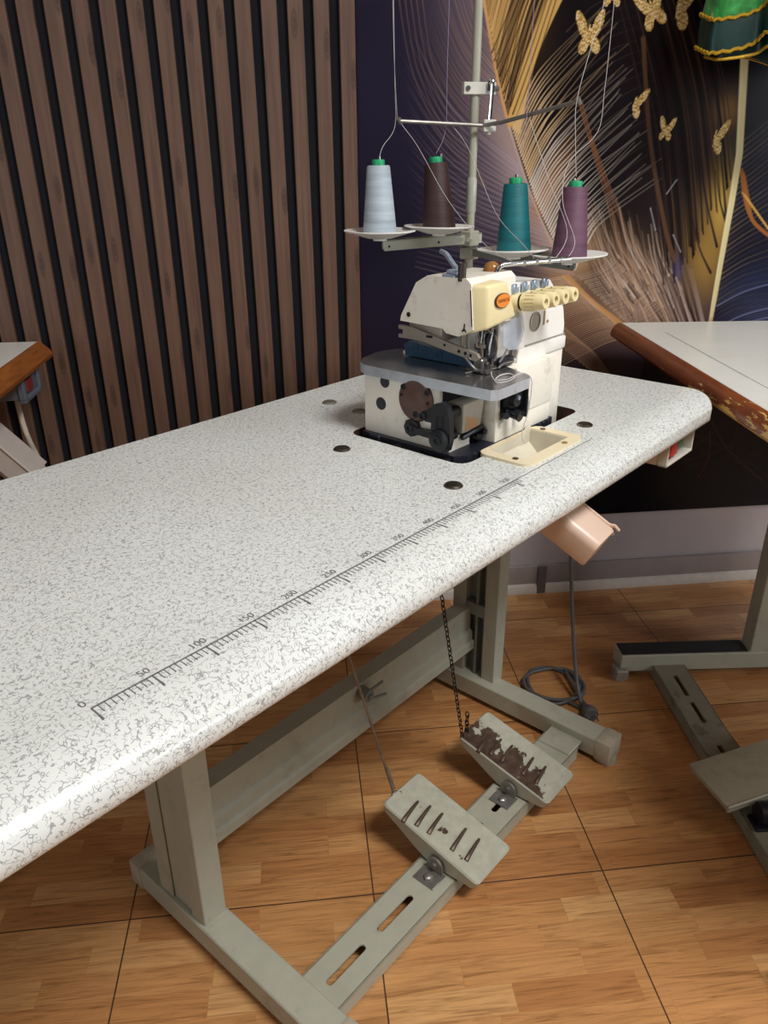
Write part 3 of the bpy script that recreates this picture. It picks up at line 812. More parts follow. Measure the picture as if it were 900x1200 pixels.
# basin under the frame: sloping floor and walls
b.hexa([(0.617, 0.024, -0.10), (0.731, 0.024, -0.10), (0.731, 0.027, -0.10), (0.617, 0.027, -0.10), (0.617, 0.024, 0), (0.731, 0.024, 0), (0.731, 0.026, 0), (0.617, 0.026, 0)], mi=1)
b.box(0.6155, 0.618, 0.024, 0.084, -0.07, 0, mi=1); b.box(0.730, 0.7325, 0.024, 0.084, -0.07, 0.002, mi=1)
b.hexa([(0.617, 0.026, -0.075), (0.731, 0.026, -0.075), (0.731, 0.086, -0.02), (0.617, 0.086, -0.02), (0.617, 0.026, -0.070), (0.731, 0.026, -0.070), (0.731, 0.086, -0.014), (0.617, 0.086, -0.014)], mi=1)
b.box(0.617, 0.731, 0.0842, 0.0862, -0.03, 0.0015, mi=1)
b.prism([(0.731, -0.02), (0.731, 0.007), (0.722, 0.0075), (0.708, -0.006), (0.70, -0.02)], 'y', 0.0835, 0.086, 0, mi=1)
chute = tb.part(b, 'waste_chute', [M_ivory, mat('ivory_inner_plastic', (214, 208, 190), rough=0.4, var=0.05)], None, 'ivory plastic waste chute set into the top')
for (x, y, m_) in ((0.612, 0.034, M_rust), (0.738, 0.068, M_rust), (0.706, 0.016, mat('brass_screw', (170, 140, 84), rough=0.4, metal=0.4))):
    b = B(); b.lathe([(0.004, 0.003), (0.004, 0.0045), (0.0, 0.005)], (x, y, 0), n=14); tb.part(b, 'chute_screw', m_, chute)
# the pinkish spout below the front edge
b = B()
A = Vector((0.674, 0.045, -0.066)); Bv = Vector((0.684, -0.060, -0.122))
dv = (Bv - A).normalized(); sv = Vector((1, 0, 0)); sv = (sv - dv * sv.dot(dv)).normalized(); uv = sv.cross(dv).normalized()
if uv.z < 0: uv = -uv
sec = []
hw, hh, rr = 0.031, 0.024, 0.013
for (cx, cy, a0) in ((hw - rr, hh - rr, 0), (-hw + rr, hh - rr, 90), (-hw + rr, -hh + rr, 180), (hw - rr, -hh + rr, 270)):
    for i in range(6):
        a = math.radians(a0 + 18 * i); sec.append((cx + rr * math.cos(a), cy + rr * math.sin(a)))
n = len(sec); vs = []; fs = []
stations = [(A, 1.05), (A.lerp(Bv, 0.5), 1.0), (Bv - dv * 0.004, 0.98), (Bv, 0.93)]
for c, s in stations: vs += [c + sv * p[0] * s + uv * p[1] * s for p in sec]
for k in range(len(stations) - 1):
    for i in range(n): fs.append((k * n + i, k * n + (i + 1) % n, (k + 1) * n + (i + 1) % n, (k + 1) * n + i))
k = len(stations) - 1
fs.append([k * n + i for i in range(n)]); fs.append([i for i in range(n)][::-1])
b.mesh(vs, fs)
e = sv * 0.030 + uv * 0.020                       # rim along the right edge with a hooked catch
b.tube([A + e, Bv + e * 1.0 - dv * 0.004], 0.0022, 8); b.tube([Bv + e - dv * 0.010, Bv + e - dv * 0.004 + uv * 0.004, Bv + e + dv * 0.004 + sv * 0.003], 0.0024, 8)
b.tube([Bv + sv * 0.028 + uv * 0.010 - dv * 0.003, Bv + sv * 0.036 + uv * 0.008 + dv * 0.001], 0.0022, 8)
tb.part(b, 'chute_spout', M_pink, chute, 'pinkish plastic spout under the front edge')

# switch box
b = B()
b.box(0.962, 1.068, -0.018, 0.045, -0.098, -0.0405, 0.004, 2)
ring2 = [(-0.018, 0)]
x0, x1, z0, z1, yf, yb = 0.962, 1.068, -0.098, -0.0405, -0.034, -0.017
for (a0, a1, c0, c1) in ((x0, x1, z0, z0 + .005), (x0, x1, z1 - .004, z1), (x0, x0 + .004, z0, z1), (x1 - .004, x1, z0, z1)): b.box(a0, a1, yf, yb, c0, c1, 0.0015, 1)
sw = tb.part(b, 'switch_box', M_ltgrey, None, 'light grey switch box under the right end')
b = B(); b.box(0.985, 1.012, -0.030, -0.018, -0.088, -0.056, 0.002); tb.part(b, 'push_button', M_red, sw, 'red off button')
b = B(); b.box(1.015, 1.040, -0.026, -0.018, -0.086, -0.054, 0.002); tb.part(b, 'push_button', M_greenb, sw, 'green on button')

# stand ------------------------------------------------------------
def stand_foot(x, inner):
    b = B(); b.box(x - .025, x + .025, 0.035, 0.475, FL + 0.012, FL + 0.055, 0.002, 1)
    ft = tb.part(b, 'stand_foot', M_enamel)
    for (y0, y1) in ((0.006, 0.040), (0.468, 0.500)):
        b = B(); b.box(x - .0275, x + .0275, y0, y1, FL + 0.009, FL + 0.0575, 0.004, 2)
        b.cyl((x, (y0 + y1) / 2, FL), (x, (y0 + y1) / 2, FL + 0.014), 0.022, 0.020, 20)
        tb.part(b, 'end_cap', mat('yellowed_end_cap', (172, 164, 144), rough=0.45) if 'yellowed_end_cap' not in MATS else MATS['yellowed_end_cap'], ft, 'yellowed plastic end cap')
    return ft
stand_foot(0.255, 1); stand_foot(1.034, -1)
# left leg: closed outer face with a seam, open towards the middle
def stand_leg(x0, x1, y0, y1, side):
    b = B(); zt, zb = -TTH - 0.002, FL + 0.052
    t = 0.0035
    b.box(x0, x1, y0, y0 + 0.034, zb, zt, 0.0015, 1)           # front post
    b.box(x0, x1, y1 - 0.034, y1, zb, zt, 0.0015, 1)           # rear post
    xb = x0 + .004 if side < 0 else x1 - .004
    b.box(min(xb, xb + t * -side) , max(xb, xb + t * -side), y0 + 0.03, y1 - 0.03, zb, zt, 0)   # web between the posts
    lg = tb.part(b, 'stand_leg', M_enamel)
    return lg
lg = stand_leg(0.236, 0.277, 0.300, 0.418, -1)
b = B(); b.tube([(0.2372, 0.384, FL + .055), (0.2372, 0.384, -0.05)], 0.0022, 6); tb.part(b, 'seam_bead', M_enamel, lg)
lg = stand_leg(1.030, 1.066, 0.300, 0.418, 1)
b = B(); b.box(1.031, 1.064, 0.333, 0.386, -0.565, -0.535, 0.001, 1); b.box(1.055, 1.058, 0.33, 0.39, FL + .055, -0.05); b.box(1.034, 1.06, 0.352, 0.358, FL + .055, -0.05)
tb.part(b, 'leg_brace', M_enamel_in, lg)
b = B(); b.box(0.24, 1.06, 0.03, 0.44, -0.046, -0.0405, 0.001, 1)
b.bm.free()
for x in (0.256, 1.048):
    b2 = B(); b2.box(x - .022, x + .022, 0.05, 0.43, -0.062, -0.0405, 0.002, 1); tb.part(b2, 'top_bracket', M_enamel)
# cross beam: a lipped channel
b = B()
y = 0.372
P = [(y, -0.548), (y + 0.034, -0.548), (y + 0.034, -0.552), (y + .004, -0.552), (y + .004, -0.606), (y - .004, -0.612), (y - .004, -0.634), (y - .010, -0.638), (y + .034, -0.648), (y + .034, -0.652), (y - .013, -0.652), (y - .013, -0.634), (y - .007, -0.630), (y - .007, -0.610), (y, -0.604)]
b.prism(P, 'x', 0.270, 1.034, 0)
beam = tb.part(b, 'cross_beam', M_enamel, None, None, 25)
# pedal bar with slots
def pedal_bar(B_, x0, x1, y0, y1, z, th=0.022):
    B_.box(x0, x1, y0, y1, z - 0.003, z, 0.0008, 1)
    B_.box(x0, x1, y0, y0 + 0.003, z - th, z, 0.001, 1); B_.box(x0, x1, y1 - 0.003, y1, z - th, z, 0.001, 1)
def slotted(x0, x1, y0, y1, z, th, slots, along='x'):
    b = B(); pedal_bar(b, x0, x1, y0, y1, z, th)
    return b
PZ = FL + 0.034
b = B()
YB0, YB1 = 0.066, 0.142; ym = (YB0 + YB1) / 2
sl = [(0.303, 0.384), (0.416, 0.499), (0.530, 0.575), (0.655, 0.70), (0.735, 0.795), (0.845, 0.90)]
xs_ = [0.278] + [v for s in sl for v in s] + [0.990]
for i in range(0, len(xs_), 2): b.box(xs_[i], xs_[i + 1], YB0, YB1, PZ - 0.003, PZ)
for (a, c_) in sl:
    b.box(a, c_, YB0, ym - 0.006, PZ - 0.003, PZ); b.box(a, c_, ym + 0.006, YB1, PZ - 0.003, PZ)
    for xe, s in ((a, 1), (c_, -1)):       # rounded slot ends
        P = [(xe, ym - 0.006), (xe, ym + 0.006)] + [(xe + s * (0.006 - 0.006 * math.cos(t_)), ym + 0.006 * math.sin(t_)) for t_ in [PI / 2 - PI / 8 * q for q in range(1, 8)]]
        q1 = [(xe, ym)] ; 
        arc = [(xe + s * (0.006 - 0.006 * math.sin(PI / 2 * q / 5)), ym + 0.006 * math.cos(PI / 2 * q / 5) * 1) for q in range(6)]
        for sg in (1, -1):
            poly = [(xe, ym + sg * 0.006)] + [(xe + s * (0.006 - 0.006 * math.cos(PI / 2 * q / 5)), ym + sg * 0.006 * math.sin(PI / 2 * q / 5)) for q in range(6)][::1]
            b.prism(poly, 'z', PZ - 0.003, PZ, 0)
b.box(0.278, 0.990, YB0, YB0 + 0.003, PZ - 0.030, PZ, 0.001, 1); b.box(0.278, 0.990, YB1 - 0.003, YB1, PZ - 0.030, PZ, 0.001, 1)
tb.part(b, 'pedal_bar', M_enamel, None, 'slotted grey bar carrying both pedals')
b = B(); b.box(0.955, 1.012, 0.068, 0.14, PZ - .004, PZ + .003, 0.002, 1); tb.part(b, 'bar_clamp_plate', M_enamel)

# pedals
def pedal(xc0, xc1, yb, yf, zb, zf, m_, worn, label):
    Ln = math.hypot(yb - yf, zb - zf); wd = xc1 - xc0
    tilt = math.atan2(zb - zf, yb - yf)
    Mx = Matrix.Translation(((xc0 + xc1) / 2, yf, zf)) @ Matrix.Rotation(tilt, 4, 'X')
    b = B()
    # tray: flat top, tapering skirt underneath
    def dense(R):
        o = []
        for a_, b_ in zip(R, R[1:] + R[:1]):
            k_ = 12 if math.hypot(b_[0] - a_[0], b_[1] - a_[1]) > 0.03 else 1
            o += [(lerp2(a_[0], b_[0], s_ / k_), lerp2(a_[1], b_[1], s_ / k_)) for s_ in range(k_)]
        return o
    lerp2 = lambda a_, b_, t_: a_ + (b_ - a_) * t_
    P = dense(rrect(-wd / 2, wd / 2, 0, Ln, 0.009, 4)); n = len(P)
    v = [Mx @ Vector((p[0], p[1], -0.0025)) for p in P]; 
    Pi = dense(rrect(-wd / 2 + .0025, wd / 2 - .0025, 0.0025, Ln - .0025, 0.0075, 4))
    v += [Mx @ Vector((p[0], p[1], 0)) for p in Pi]
    low = []
    for p in P:
        t = p[1] / Ln
        dep = 0.014 + 0.028 * math.exp(-((t - 0.46) / 0.36) ** 2)
        low.append(Mx @ Vector((p[0] * 0.97, 0.004 + p[1] * (Ln - .008) / Ln, -dep)))
    v += low
    f = [[n + i for i in range(n)]]
    for i in range(n):
        j = (i + 1) % n
        f += [(i, j, n + j, n + i), (2 * n + i, 2 * n + j, j, i)]
    f.append([2 * n + i for i in range(n)][::-1])
    b.mesh(v, f)
    for f_ in b.bm.faces: f_.material_index = 0 if f_.normal.z > 0.75 else 1
    pd = tb.part(b, 'foot_pedal', [m_, M_enamel], None, label)
    b = B()
    for (px, py, ln) in ((-.026, Ln - .045, .052), (-.004 - .012, Ln - .066, .050), (-.012, Ln - .090, .050), (-.006, .072, .052), (-.004, .044, .050)):
        q = [(px - ln * .35, py), (px + ln * .65, py)]
        b.tube([Mx @ Vector((px - ln / 2, py - .004, -.001)), Mx @ Vector((px - ln / 4, py - .002, .0022)), Mx @ Vector((px + ln / 4, py + .002, .0018)), Mx @ Vector((px + ln / 2, py + .004, -.001))], 0.0042, 8, smooth=5, radii=[0.0046 - 0.0022 * k_ / 15 for k_ in range(16)])
    tb.part(b, 'grip_rib', M_rust, pd, 'worn metal grip ribs')
    # pivot lug, bolted to the bar
    b = B()
    xl = xc0 - 0.004
    b.box(xl - .034, xl + .002, ym - .020, ym + .022, PZ, PZ + .003, 0.001, 1)
    P = [(ym - .016, PZ + .001)] + [(ym + .016 * math.cos(a), PZ + .016 + .016 * math.sin(a)) for a in [PI + PI * .0 - PI * q / 8 for q in range(9)]] + [(ym + .016, PZ + .001)]
    b.prism(P, 'x', xl - .004, xl, 0.0008, 1)
    b.cyl((xl - .008, ym, PZ + .018), (xl + .014, ym, PZ + .018), 0.005, n=12)
    b.lathe([(0.008, 0.003), (0.008, 0.007), (0.005, 0.009), (0, 0.0095)], (xl - .020, ym + .0, PZ), n=6)
    b.box((xc0 + xc1) / 2 - .03, (xc0 + xc1) / 2 + .03, ym - .012, ym + .012, PZ, PZ + .016, 0.002, 1)
    tb.part(b, 'pivot_lug', mat('zinc_bracket', (150, 148, 142), rough=0.35, metal=0.7, var=0.2) if 'zinc_bracket' not in MATS else MATS['zinc_bracket'], pd, 'zinc pivot bracket with bolt')
    return pd
pedal(0.566, 0.668, 0.226, 0.022, FL + 0.104, FL + 0.060, M_pedA, 0, 'grey foot pedal with dark worn ribs')
M_pedB = pedal_mat('heavily_rubbed_enamel', 0.50, 0.53, band=(0.795 - 0.5, 0.885 - 0.5, 0.03 - 0.2, 0.075 - 0.2))
pedal(0.792, 0.894, 0.226, 0.024, FL + 0.104, FL + 0.060, M_pedB, 1, 'foot pedal with enamel rubbed through to brown metal')
# pull rod of the near pedal, chain of the far one
b = B()
r0, r1 = Vector((0.600, 0.228, FL + 0.100)), Vector((0.392, 0.200, -0.043))
b.tube([r0, r0.lerp(r1, .35), r1], 0.0022, 8)
for k in range(9): b.tube([r0.lerp(r1, .02 + k * .012), r0.lerp(r1, .027 + k * .012) + Vector((.002, -.002, 0))], 0.0034, 6)
b.cyl(r1 + Vector((0, 0, -.012)), r1 + Vector((0, 0, .003)), 0.009, n=14)
b.tube([r0 + Vector((-.012, -.004, -.004)), r0 + Vector((0, 0, .002)), r0 + Vector((.012, -.006, -.004))], 0.0035, 8)
tb.part(b, 'pull_rod', M_wire, None, 'thin wire pull rod of the near pedal')
b = B(); cpt = Vector((0.510, 0.352, -0.572))
b.cyl((0.672, 0.374, -0.566), (0.672, 0.348, -0.566), 0.013, n=18, bev=0.002); b.tube([(0.676, 0.350, -0.556), (0.705, 0.344, -0.548)], 0.003, 8); b.tube([(0.676, 0.350, -0.576), (0.712, 0.342, -0.580)], 0.003, 8); b.cyl((0.672, 0.349, -0.566), (0.672, 0.342, -0.566), 0.006, n=6)
tb.part(b, 'beam_clip', M_enamel_in, beam, 'round dark clip on the cross beam')
b = B()
c0, c1 = Vector((0.800, 0.222, FL + 0.100)), Vector((0.640, 0.205, -0.062))
Lc = (c1 - c0).length; nl = 52; dirc = (c1 - c0).normalized(); s1 = dirc.cross(Vector((0, 1, 0))).normalized(); s2 = dirc.cross(s1)
for k in range(nl):
    cc = c0 + dirc * (Lc * (k + .5) / nl); sd = s1 if k % 2 else s2; hl = Lc / nl * .66
    loop = [cc + dirc * (hl * math.cos(a)) + sd * (0.0036 * math.sin(a)) for a in [2 * PI * q / 8 for q in range(9)]]
    b.tube(loop, 0.0011, 5)
for k in range(5):   # loose tail hooked over the pedal end
    cc = c0 + Vector((.014, 0, .004 + .010 * k)); sd = s1 if k % 2 else s2
    b.tube([cc + Vector((0, 0, .0075 * math.cos(a))) + sd * (0.004 * math.sin(a)) for a in [2 * PI * q / 8 for q in range(9)]], 0.0013, 5)
b.tube([c0, c0 + Vector((.006, -.004, -.006)), c0 + Vector((.016, -.006, 0))], 0.003, 6, smooth=3)
tb.part(b, 'pull_chain', M_chain, None, 'dark pull chain of the far pedal')

# ------------------------------------------------------------------ overlock machine
mc = Thing('overlock_machine', 'cream white overlock sewing machine with orange oval badge and four yellow knobs', 'sewing machine', TF, (0.70, 0.17, -0.06))
# sunken tray it sits in
b = B()
b.box(0.571, 0.800, 0.089, 0.266, -0.058, -0.012, 0.006, 2)
b.prism([(0.573, 0.262), (0.569, 0.240), (0.569, 0.100), (0.582, 0.0885), (0.800, 0.0885), (0.800, 0.266)], 'z', -0.055, 0.003, 0.003, 2)
for k in range(16): b.box(0.598 + 0.0125 * k, 0.6035 + 0.0125 * k, 0.0868, 0.091, -0.03, 0.0020, 0.001, 1)
b.box(0.566, 0.570, 0.225, 0.245, -0.006, 0.004, 0.002, 1); b.box(0.566, 0.5705, 0.15, 0.20, -0.02, -0.002, 0.001, 1, mi=1); b.box(0.566, 0.5705, 0.105, 0.14, -0.02, -0.002, 0.001, 1, mi=1)
b.box(0.800, 0.855, 0.10, 0.262, -0.058, -0.030, 0.003, 1)
tray = mc.part(b, 'base_pan', [M_navy, M_dark], None, 'dark navy sunken base pan')
# lower casting
b = B()
b.box(0.577, 0.650, 0.131, 0.262, 0.002, 0.084, 0.003, 2)                                # left block
b.prism([(0.577, 0.002), (0.577, 0.022), (0.601, 0.022), (0.607, 0.016), (0.622, 0.014), (0.622, 0.002)], 'y', 0.113, 0.140, 0.002, 2)  # lip below the levers
b.box(0.577, 0.583, 0.113, 0.134, 0.002, 0.022, 0.001, 1)
b.box(0.646, 0.790, 0.088, 0.262, 0.002, 0.034, 0.003, 2)                                # front cover, low
b.box(0.689, 0.790, 0.086, 0.262, 0.030, 0.097, 0.003, 2)                                # front cover, high
b.box(0.646, 0.656, 0.088, 0.140, 0.030, 0.085, 0.002, 1)                                # corner post
b.box(0.788, 0.846, 0.104, 0.262, -0.028, 0.099, 0.004, 2)                               # right end
b.box(0.66, 0.800, 0.115, 0.262, 0.07, 0.102, 0.003, 2)
body = mc.part(b, 'machine_body', [M_white, M_dark])
b = B(); b.box(0.584, 0.645, 0.128, 0.1315, 0.012, 0.0835); b.box(0.6565, 0.689, 0.098, 0.101, 0.034, 0.0845); b.box(0.600, 0.650, 0.116, 0.13, 0.003, 0.0125, 0.002, 1)
mc.part(b, 'looper_recess_shade', M_dark, body, 'dark plates painted as the shaded recess behind the levers')  # flat dark plates; shade of the open recess put into their colour
# rear / upper casting: slanting top and rounded right shoulder
b = B()
P = [(0.668, 0.100), (0.844, 0.100), (0.845, 0.130), (0.838, 0.154), (0.826, 0.172), (0.806, 0.187), (0.792, 0.199), (0.668, 0.207)]
b.prism(P, 'y', 0.106, 0.178, 0.006, 3)
b.box(0.712, 0.846, 0.101, 0.20, 0.096, 0.115, 0.003, 2)
b.hexa([(0.708, 0.104, 0.099), (0.735, 0.104, 0.099), (0.735, 0.15, 0.099), (0.708, 0.15, 0.099), (0.712, 0.104, 0.170), (0.735, 0.104, 0.170), (0.735, 0.15, 0.170), (0.712, 0.15, 0.170)], 0.002, 1)
b.box(0.69, 0.846, 0.17, 0.262, 0.09, 0.150, 0.012, 3)
up = mc.part(b, 'upper_casting', M_white2)
b = B(); b.box(0.712, 0.8462, 0.1045, 0.107, 0.1155, 0.1170); mc.part(b, 'seam_line', mat('seam_grey', (150, 144, 134)), up)
b = B(); b.lathe([(0.0135, 0), (0.0135, 0.002), (0.0115, 0.0026), (0.0115, 0.001), (0.0095, 0.001), (0, 0.001)], (0.759, 0.1062, 0.146), (0, -1, 0), 28, sx=1.0, sy=1.0)
mc.part(b, 'oil_sight_glass', M_greymetal, up, 'round grey oil sight window')
b = B(); b.box(0.782, 0.786, 0.1045, 0.1065, 0.138, 0.158, 0.001, 1); b.lathe([(0.0022, 0), (0.0022, .0015), (0, .002)], (0.794, 0.106, 0.142), (0, -1, 0), 10); mc.part(b, 'worn_mark', mat('worn_tan', (176, 150, 120)), up)
# head cover over the needle arm, facing left
b = B()
P = [(0.0995, 0.160), (0.116, 0.152), (0.121, 0.149), (0.140, 0.151), (0.146, 0.156), (0.216, 0.158), (0.214, 0.166), (0.190, 0.209), (0.172, 0.219), (0.112, 0.220), (0.105, 0.214)]
b.prism(P, 'x', 0.600, 0.700, 0.008, 3)
hd = mc.part(b, 'head_cover', M_white)
b = B(); b.lathe([(0.0032, 0), (0.0032, 0.0008), (0, 0.0008)], (0.5998, 0.2015, 0.1675), (-1, 0, 0), 14)
mc.part(b, 'cover_screw', M_dark, hd, 'dark screw hole')
b = B(); b.tube([(0.5995, 0.112, 0.166), (0.5995, 0.1125, 0.157)], 0.0009, 6); b.tube([(0.5995, 0.1125, 0.160), (0.5995, 0.1155, 0.156)], 0.0008, 6); b.tube([(0.5995, 0.1125, 0.160), (0.5995, 0.109, 0.156)], 0.0008, 6)
mc.part(b, 'cover_crack', M_dark, hd, 'dark crack at the lower edge')
# yellowed front cover with the badge
b = B()
lo = [(0.6005, 0.115, 0.1535), (0.6005, 0.0995, 0.1545), (0.6115, 0.0845, 0.1605), (0.673, 0.0825, 0.168), (0.673, 0.115, 0.168)]
hi = [(0.6005, 0.115, 0.2135), (0.6010, 0.1035, 0.2130), (0.6085, 0.0860, 0.2130), (0.6495, 0.0840, 0.2145), (0.6495, 0.115, 0.2155)]
t = bmesh.new(); va = [t.verts.new(p) for p in lo]; vb = [t.verts.new(p) for p in hi]
t.faces.new(va); t.faces.new(vb[::-1])
for i in range(5): t.faces.new((va[i], va[(i + 1) % 5], vb[(i + 1) % 5], vb[i]))
b._add(t, 0, 0.0045, 3)
fc = mc.part(b, 'front_cover', M_cream, None, 'yellowed plastic front cover')
b = B(); b.prism([(0.1045, 0.207), (0.1058, 0.207), (0.1018, 0.164), (0.1005, 0.164)], 'x', 0.5995, 0.602)
mc.part(b, 'cover_gap', M_dark, fc)
bc = Vector((0.6380, 0.0848, 0.1925))
def oval(b, rx, rz, y0, y1, mi, bev=0.0004):
    b.prism([(bc.x + rx * math.cos(2 * PI * k / 40), bc.z + rz * math.sin(2 * PI * k / 40)) for k in range(40)], 'y', y0, y1, bev, 1, mi=mi, limit=0.8)
b = B(); oval(b, 0.0160, 0.0090, 0.0822, 0.0878, 1); oval(b, 0.0149, 0.0081, 0.0816, 0.0872, 0)
bg = mc.part(b, 'badge', [M_orange, M_badge_dark], fc, 'orange oval badge with dark rim')
for v in bg.data.vertices: pass
b = B(); me = text_mesh('YAMATA', 0.0064)
b.frommesh(me, Matrix.Translation(Vector((bc.x, 0.0813, bc.z))) @ Matrix.Rotation(math.radians(90), 4, 'X') @ Matrix.Scale(1.0, 4, (1, 0, 0)))
bpy.data.meshes.remove(me); mc.part(b, 'badge_lettering', M_badge_dark, bg)
# cloth plate
b = B()
P = [(0.574, 0.052), (0.582, 0.0455), (0.655, 0.0465), (0.664, 0.054), (0.688, 0.106), (0.690, 0.262), (0.674, 0.286), (0.640, 0.293), (0.600, 0.284), (0.580, 0.271), (0.571, 0.255)]
b.prism(P, 'z', 0.0845, 0.098, 0.0035, 3)
for f_ in b.bm.faces: f_.material_index = 0 if f_.normal.z > 0.9 else 1
pl = mc.part(b, 'cloth_plate', [M_plate, M_rim], None, 'worn steel cloth plate with polished rim, its sheen painted pale')
b = B(); b.box(0.640, 0.676, 0.105, 0.150, 0.0975, 0.0992, 0.0006, 1); b.tube([(0.616, 0.120, 0.0995), (0.640, 0.112, 0.1002), (0.668, 0.100, 0.100)], 0.0012, 6)
mc.part(b, 'needle_plate', M_steel, pl)
# presser arm, blue lower arm
b = B()
P = [(0.2255, 0.150), (0.200, 0.1495), (0.150, 0.139), (0.112, 0.132), (0.098, 0.129), (0.094, 0.124), (0.099, 0.1195), (0.150, 0.127), (0.185, 0.1335), (0.2255, 0.1335), (0.2255, 0.138), (0.218, 0.138), (0.218, 0.145), (0.2255, 0.145)]
b.prism(P, 'x', 0.608, 0.613, 0.0008, 1)
for (yy, zz, rr) in ((0.148, 0.1335, 0.0018), (0.125, 0.1285, 0.0022), (0.115, 0.1275, 0.0022), (0.107, 0.126, 0.0022)): b.cyl((0.6075, yy, zz), (0.609, yy, zz), rr, n=10, mi=1)
b.box(0.6075, 0.609, 0.168, 0.178, 0.1395, 0.1425, 0, mi=1)
arm = mc.part(b, 'presser_arm', [M_greymetal, M_dark], None, 'grey metal presser foot arm')
b = B(); b.cyl((0.616, 0.1245, 0.130), (0.616, 0.1245, 0.152), 0.0032, n=12); b.cyl((0.622, 0.121, 0.130), (0.622, 0.121, 0.152), 0.0022, n=12); b.box(0.612, 0.69, 0.155, 0.212, 0.135, 0.162, 0.004, 2)
mc.part(b, 'arm_spring', M_greymetal, arm)
b = B()
P = [(0.246, 0.099), (0.249, 0.114), (0.241, 0.1195), (0.150, 0.1125), (0.122, 0.110), (0.120, 0.099)]
b.prism(P, 'x', 0.648, 0.680, 0.004, 2)
for (yy, zz) in ((0.228, 0.1135), (0.186, 0.1085)): b.lathe([(0.0055, 0), (0.0055, 0.0015), (0.0040, 0.0015), (0.0040, 0.0005), (0, 0.0005)], (0.648, yy, zz), (-1, 0, 0), 18)
mc.part(b, 'blue_arm', M_blue, None, 'blue painted lower arm')
# needle mechanism
b = B()
b.cyl((0.637, 0.112, 0.118), (0.645, 0.112, 0.168), 0.0038, n=14); b.box(0.629, 0.642, 0.106, 0.118, 0.128, 0.136, 0.002, 1); b.box(0.630, 0.646, 0.1055, 0.118, 0.108, 0.117, 0.002, 1)
b.cyl((0.636, 0.1045, 0.112), (0.636, 0.099, 0.112), 0.0025, n=10); b.cyl((0.643, 0.1055, 0.154), (0.643, 0.100, 0.154), 0.0055, n=18); b.cyl((0.643, 0.1005, 0.154), (0.643, 0.0985, 0.154), 0.003, n=12)
b.tube([(0.620, 0.105, 0.152), (0.622, 0.103, 0.140), (0.628, 0.102, 0.122)], 0.0014, 6); b.tube([(0.648, 0.102, 0.150), (0.641, 0.100, 0.138), (0.640, 0.101, 0.122)], 0.0014, 6)
for x in (0.6355, 0.6395): b.cyl((x, 0.112, 0.097), (x, 0.112, 0.119), 0.0008, n=8)
b.tube([(0.617, 0.106, 0.150), (0.617, 0.104, 0.136), (0.624, 0.103, 0.134)], 0.0012, 6)
nd = mc.part(b, 'needle_bar', M_steel, None, 'steel needle bar and clamp')
b = B()
b.prism([(0.095, 0.099), (0.128, 0.099), (0.128, 0.103), (0.112, 0.106), (0.099, 0.104)], 'x', 0.630, 0.646, 0.001, 1); b.tube([(0.648, 0.126, 0.102), (0.652, 0.112, 0.108), (0.648, 0.100, 0.102)], 0.0016, 6, smooth=3)
b.tube([(0.604, 0.112, 0.124), (0.612, 0.104, 0.110), (0.628, 0.103, 0.103)], 0.0018, 6, smooth=3); b.box(0.626, 0.632, 0.101, 0.115, 0.100, 0.118, 0.0015, 1)
mc.part(b, 'presser_foot', M_steel, None)
b = B(); b.box(0.648, 0.712, 0.114, 0.125, 0.099, 0.166, 0.003, 1); b.box(0.668, 0.704, 0.101, 0.114, 0.098, 0.112, 0.003, 2); b.cyl((0.652, 0.106, 0.138), (0.652, 0.1125, 0.138), 0.010, n=20); b.box(0.646, 0.668, 0.107, 0.118, 0.112, 0.150, 0.003, 1)
nb = mc.part(b, 'needle_housing', M_navy, None, 'dark housing behind the needles')
b = B(); b.tube([(0.664, 0.0995, 0.108), (0.676, 0.0985, 0.118), (0.690, 0.099, 0.136)], 0.0013, 6, smooth=4); b.tube([(0.660, 0.0985, 0.101), (0.675, 0.097, 0.106), (0.698, 0.099, 0.104)], 0.0016, 6, smooth=4); b.box(0.696, 0.711, 0.1015, 0.112, 0.104, 0.131, 0.002, 1); b.tube([(0.650, 0.0985, 0.146), (0.655, 0.0985, 0.128), (0.650, 0.0985, 0.112)], 0.0015, 6, smooth=3)
mc.part(b, 'looper_arm', M_steel, nb)
# clear eye guard
b = B()
P = [(0.654, 0.160), (0.700, 0.166), (0.708, 0.146), (0.702, 0.130), (0.690, 0.122), (0.672, 0.124), (0.657, 0.132)]
b.prism(P, 'y', 0.0905, 0.092, 0.0004, 1)
mc.part(b, 'eye_guard', M_clear, None, 'scuffed clear plastic eye guard')
b = B(); b.box(0.700, 0.715, 0.094, 0.105, 0.118, 0.168, 0.002, 1); mc.part(b, 'guard_bracket', M_white2, None)
# left face fittings
b = B(); b.lathe([(0.0285, 0), (0.0285, 0.003), (0.0265, 0.005), (0.013, 0.005), (0.012, 0.0055), (0, 0.0055)], (0.577, 0.168, 0.0635), (-1, 0, 0), 40)
dc = mc.part(b, 'round_cover', M_brown_iron, None, 'round brown iron cover plate')
for (yy, zz, rr) in ((0.187, 0.079, .0042), (0.147, 0.078, .0042), (0.166, 0.045, .0042), (0.190, 0.068, .0022), (0.146, 0.064, .0022)):
    b = B(); b.lathe([(rr, 0), (rr, 0.0012), (rr * .55, 0.0014), (rr * .5, 0.0004), (0, 0.0004)], (0.5722, yy, zz), (-1, 0, 0), 14); mc.part(b, 'cover_bolt', M_black, dc)
for (yy, zz, rr) in ((0.2235, 0.0785, .008), (0.2305, 0.047, .0088)):
    b = B(); b.lathe([(rr, 0), (rr, 0.0006), (0, 0.001)], (0.577, yy, zz), (-1, 0, 0), 22); mc.part(b, 'rubber_plug', M_navy, body)
b = B()
